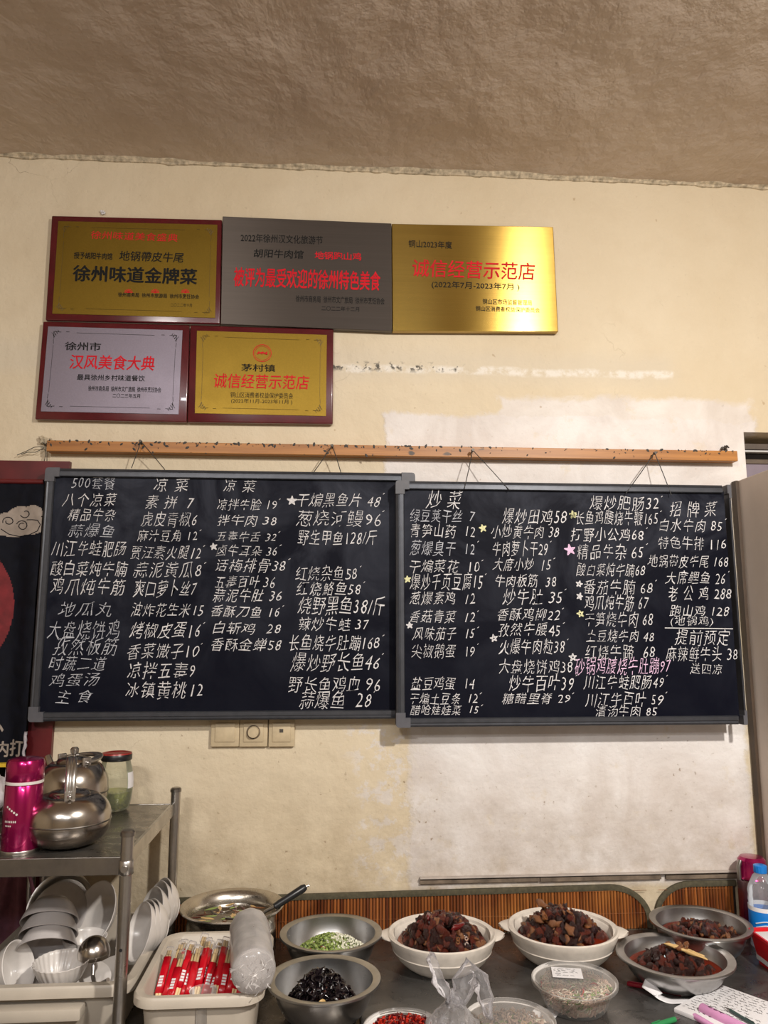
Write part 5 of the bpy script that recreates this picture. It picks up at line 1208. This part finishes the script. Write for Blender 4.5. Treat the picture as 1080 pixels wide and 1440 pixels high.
# knotted clear bag
bc = onZ(606, 1440, ZT+.05); t = thing('knotted_plastic_bag', (.205, -.565, ZT), 'knotted crinkled clear plastic bag between the chilli tub and the bottom centre tub', 'bag')
bm = BM(); bmesh.ops.create_icosphere(bm, subdivisions=5, radius=1)
for v in bm.verts:
    p = v.co.copy(); w = .20*noise.noise(p*2.1)+.16*abs(noise.noise(p*4.7))+.06*abs(noise.noise(p*11)); f_ = 1+w
    v.co = Vector((p.x*.040*f_, p.y*.050*f_, .048+p.z*.046*f_))
    if p.z > .45: k = (p.z-.45)/.55; v.co.x *= 1-.75*k; v.co.y *= 1-.75*k; v.co.z += .020*k
    v.co.z = max(v.co.z, .001)
obj('bag_body', bm, M['bag'], t, smooth='full')
def bagloop(name, pts, rad, seed):
    bm = BM(); tube(bm, pts, rad, 18, flat=.6); bmesh.ops.subdivide_edges(bm, edges=bm.edges[:], cuts=2, use_grid_fill=True)
    for v in bm.verts: v.co += Vector((noise.noise(v.co*90+Vector((seed, 0, 0))), noise.noise(v.co*90+Vector((0, seed, 3))), noise.noise(v.co*120)))*.006
    obj(name, bm, M['bag'], t, smooth='full')
bagloop('bag_ear', [(-.004, 0, .098), (-.014, .008, .116), (-.026, .014, .140), (-.034, .018, .158), (-.032, .020, .166)], [.008, .014, .011, .012, .004], 1)
bagloop('bag_ear', [(.006, 0, .092), (.020, .012, .118), (.034, .014, .140), (.046, .012, .128), (.054, .004, .100), (.058, -.004, .075)], [.010, .022, .020, .024, .020, .008], 2)
bagloop('knot', [(-.012, .002, .098), (0, .006, .106), (.012, .002, .098), (0, -.004, .094), (-.010, 0, .098)], [.007]*5, 3)
bm = BM(); bmesh.ops.create_icosphere(bm, subdivisions=3, radius=1, matrix=Matrix.Translation((.012, 0, .036)) @ Matrix.Diagonal((.022, .028, .022, 1)))
for v in bm.verts: v.co += Vector((0, 0, 1))*.006*noise.noise(v.co*80)
obj('pale_contents', bm, M['garlic'], t, smooth='full')
# ================================================================== RIGHT FRONT THINGS
def cyl_between(bm, a, b, r, seg=14): tube(bm, [a, b], r, seg)
def pen(name, a, b, r, m, label, tip=.014):
    a = Vector(a); b = Vector(b); t = thing(name, a, label, 'pen', 'pens on the steel table'); d = b-a; L = d.length; u = d.normalized()
    bm = BM(); tube(bm, [Vector(), u*.004, u*(L-tip)], [r*.8, r, r], 14); obj('barrel', bm, m, t, smooth=40)
    bm = BM(); tube(bm, [u*(L-tip), u*(L-tip*.3), u*L], [r*.95, r*.45, r*.15], 14); obj('tip', bm, M['steel'], t, smooth=40, label='silver pen tip')
    bm = BM(); tube(bm, [Vector((0, 0, r*1.1))+u*.002, Vector((0, 0, r*1.35))+u*(L*.3)], r*.22, 8); obj('clip', bm, m, t, smooth=True); return t
a = onZ(882, 1383, ZT+.005); b = onZ(969, 1400, ZT+.005); pen('pen', a, b, .0042, M['pen_red'], 'dark red pen with silver tip lying in front of the ginger meat bowl')
a = onZ(915, 1444, ZT+.005); b = onZ(957, 1431, ZT+.005); pen('pen', a, b, .0046, M['green'], 'green pen with grey tip at the bottom edge, left of the pink marker')
# curled receipt strip
pts = [onZ(x, y, ZT+.002) for x, y in ((903, 1397), (925, 1407), (950, 1411), (985, 1417))]
t = thing('paper_receipt', pts[0], 'curled white receipt strip lying over the tip of the dark red pen', 'receipt', 'paper slips')
bm = BM(); G = []
for j in range(30):
    u = j/29*3; k = min(2, int(u)); f_ = u-k; p = pts[k].lerp(pts[k+1], f_)-pts[0]; d = (pts[k+1]-pts[k]).normalized(); nrm = Vector((-d.y, d.x, 0))*.019
    lift = .030*math.exp(-((j)/5.)**1.0)*1.0
    G.append([bm.verts.new(p+nrm*(q/4-.0)+Vector((0, 0, .001+lift*(.35+.65*q/4)+.003*sin(j*.3)))) for q in range(5)])
for a, b in zip(G[:-1], G[1:]):
    for k in range(4): bm.faces.new((a[k], b[k], b[k+1], a[k+1]))
bmesh.ops.recalc_face_normals(bm, faces=bm.faces[:]); bmesh.ops.solidify(bm, geom=bm.faces[:], thickness=.0004); obj('slip', bm, M['paper'], t, smooth='full')
sl = pts[1]-pts[0]; bm = BM(); rnd = random.Random(5)
for k in range(4): 
    mt = Matrix.Translation(sl*1.0+Vector((0, 0, .0064))) @ Matrix.Rotation(atan2(sl.y, sl.x)+.5, 4, 'Z'); scribble(bm, -.012, .016, .016-.004*k, .0+.0012*k*0, .003, rnd, .0004, mt)
obj('print', bm, M['grey_ink'], t, kind='stuff')
# small white paper corner next to the bottom centre tub
c = onZ(771, 1428, ZT+.001); t = thing('paper_slip', (c.x, c.y, ZT+.001), 'white paper corner showing right of the bottom centre tub', 'paper', 'paper slips', (0, 0, radians(-38)))
bm = BM(); box(bm, -.030, .014, -.024, .022, 0, .0006); obj('slip', bm, M['paper'], t)
# notepad
n0 = onZ(1000, 1411, ZT); n1 = onZ(1041, 1400, ZT); n2 = onZ(1085, 1416, ZT); t = thing('notepad', (n1.x, n1.y, ZT), 'open ruled notepad with handwritten lines at the bottom right corner', 'notepad')
dx = (n2-n1).normalized(); dy = Vector((dx.y, -dx.x, 0)); mt = Matrix((dx, -dy, Vector((0, 0, 1)))).transposed().to_4x4()
bm = BM(); box(bm, -.045, .10, -.16, 0, 0, .008, .002, mt); obj('pages', bm, M['paper'], t, smooth=30)
bm = BM(); rnd = random.Random(8)
for k in range(14): scribble(bm, -.038, .07+rnd.uniform(-.03, .02), -.010-.010*k, .0085, .005, rnd, .00045, mt)
obj('handwriting', bm, M['grey_ink'], t, kind='stuff')
a = onZ(1019, 1416, ZT+.012); b = onZ(1062, 1442, ZT+.012); pen('pen', b, a, .0030, simple('grey_green_pen_barrel', lin(60, 78, 74), .35), 'slim grey-green pen lying on the notepad beside the pink marker')
# pink marker with bold characters, and a second pink one behind
def marker(a, b, r, label, txt):
    a = Vector(a); b = Vector(b); d = b-a; L = d.length; u = d.normalized()
    t = thing('pink_marker', a, label, 'marker', 'pink markers'); xax = u; zax = Vector((0, 0, 1)); yax = zax.cross(xax).normalized(); t.matrix_world = Matrix.Translation(a) @ Matrix((xax, yax, xax.cross(yax))).transposed().to_4x4()
    bm = BM(); tube(bm, [(0, 0, 0), (.002, 0, 0), (.004, 0, 0), (L, 0, 0)], [r*.5, r*.85, r, r], 24); o = obj('barrel', bm, M['pink'], t, smooth=40)
    if txt:
        me = text_mesh(txt, .03); vs = me.vertices; xs = [v.co.x for v in vs]; ys = [v.co.y for v in vs]; a_, b_, c_, d_ = min(xs), max(xs), min(ys), max(ys)
        for v in vs:
            x = (v.co.x-a_)/(b_-a_); y = (v.co.y-c_)/(d_-c_)-.5; th = pi/2+.35-y*1.35; v.co = Vector((.016+x*.034, -r*1.012*cos(th), r*1.012*sin(th)))
        obj('lettering', me, M['black_ink'], o)
    return t
a = onZ(985, 1417, ZT+.011); b = onZ(1052, 1450, ZT+.011); marker(a, b, .0092, 'thick pink marker with three bold black characters in front of the notepad', '月月末')
a = onZ(975, 1428, ZT+.005); b = onZ(1012, 1450, ZT+.005); marker(a, b, .0055, 'thinner pink marker half under the thick pink one at the bottom edge', '')
# red box with white inside
c = onZ(1094, 1338, ZT+.03); xb = onZ(1061, 1312, ZT+.062); t = thing('red_plastic_box', (xb.x+.050, xb.y-.03, ZT), 'small glossy red plastic box with white napkins at the right edge', 'box')
def L2(w, d, r, z): return [(x_, y_, z) for x_, y_ in rrect(w, d, r)]
bm = BM(); loft(bm, [L2(.040, .042, .006, 0), L2(.050, .052, .008, .058), L2(.053, .055, .009, .058), L2(.053, .055, .009, .064), L2(.049, .051, .007, .064), L2(.039, .041, .006, .004)]); obj('box_body', bm, M['red_plastic'], t, smooth=40)
bm = BM(); box(bm, -.043, .043, -.045, .045, .006, .060, .004); obj('napkins', bm, M['paper'], t, smooth=30)
# flask and bottle at the right
f0 = onY(1059, 1250, -.050); ft = onY(1057, 1203, -.05).z-ZT; t = thing('vacuum_flask', (f0.x, -.052, ZT), 'steel vacuum flask shading to magenta with magenta cap, by the right panel', 'flask'); r = .034
bm = BM(); lathe(bm, [(0, 0), (r-.002, 0), (r, .003), (r, ft-.055), (r-.002, ft-.050), (0, ft-.050)], 44); obj('flask_body', bm, M['gradient'], t, smooth=40)
bm = BM(); lathe(bm, [(r-.001, ft-.049), (r, ft-.047), (r-.003, ft-.042), (r-.003, ft-.008), (r-.009, ft-.001), (r-.016, ft), (0, ft)], 44); obj('cap', bm, M['magenta'], t, smooth=40)
bm = BM(); tube(bm, [(-r+.004, -.006, ft-.008), (-r-.002, -.008, ft-.02), (-r-.002, -.008, ft-.05)], .005, 10); obj('carry_loop', bm, M['steel_dark'], t, smooth=True)
c = onY(1071, 1250, -.14); hb_ = onY(1070, 1216, -.14).z-ZT; t = thing('water_bottle', (c.x, -.14, ZT), 'clear plastic water bottle with blue cap and blue label at the right edge', 'bottle'); r = .030
bm = BM(); lathe(bm, [(0, .003), (r*.8, 0), (r, .006)]+[(r-(.0012 if i % 2 else 0), .010+i*(hb_-.065)/12) for i in range(13)]+[(r*.92, hb_-.045), (r*.6, hb_-.024), (.0115, hb_-.016), (.0115, hb_-.004)], 40); obj('bottle_wall', bm, M['bottle'], t, smooth=True)
bm = BM(); lathe(bm, [(.0135, hb_-.016), (.014, hb_-.015), (.014, hb_-.001), (.012, hb_), (0, hb_)], 32, fn=lambda a, r_, z_: (r_*(1+.02*cos(a*16)), z_)); obj('cap', bm, M['blue'], t, smooth=30)
bm = BM(); lathe(bm, [(r+.0006, hb_*.20), (r+.0006, hb_*.47)], 40); lb = obj('label_band', bm, M['blue'], t, smooth=True)
bm = BM(); lathe(bm, [(r+.0007, hb_*.47), (r+.0007, hb_*.52)], 40); obj('label_edge', bm, M['paper'], t, smooth=True)
for dz in (0.0, .008): 
    bm = BM(); tube(bm, [((r+.0012)*cos(a), (r+.0012)*sin(a), hb_*.30+dz+.004*sin((a+2.4)*3)) for a in [radians(-150+j*6) for j in range(18)]], .0012, 6); obj('label_wave', bm, M['paper'], t, smooth=True)
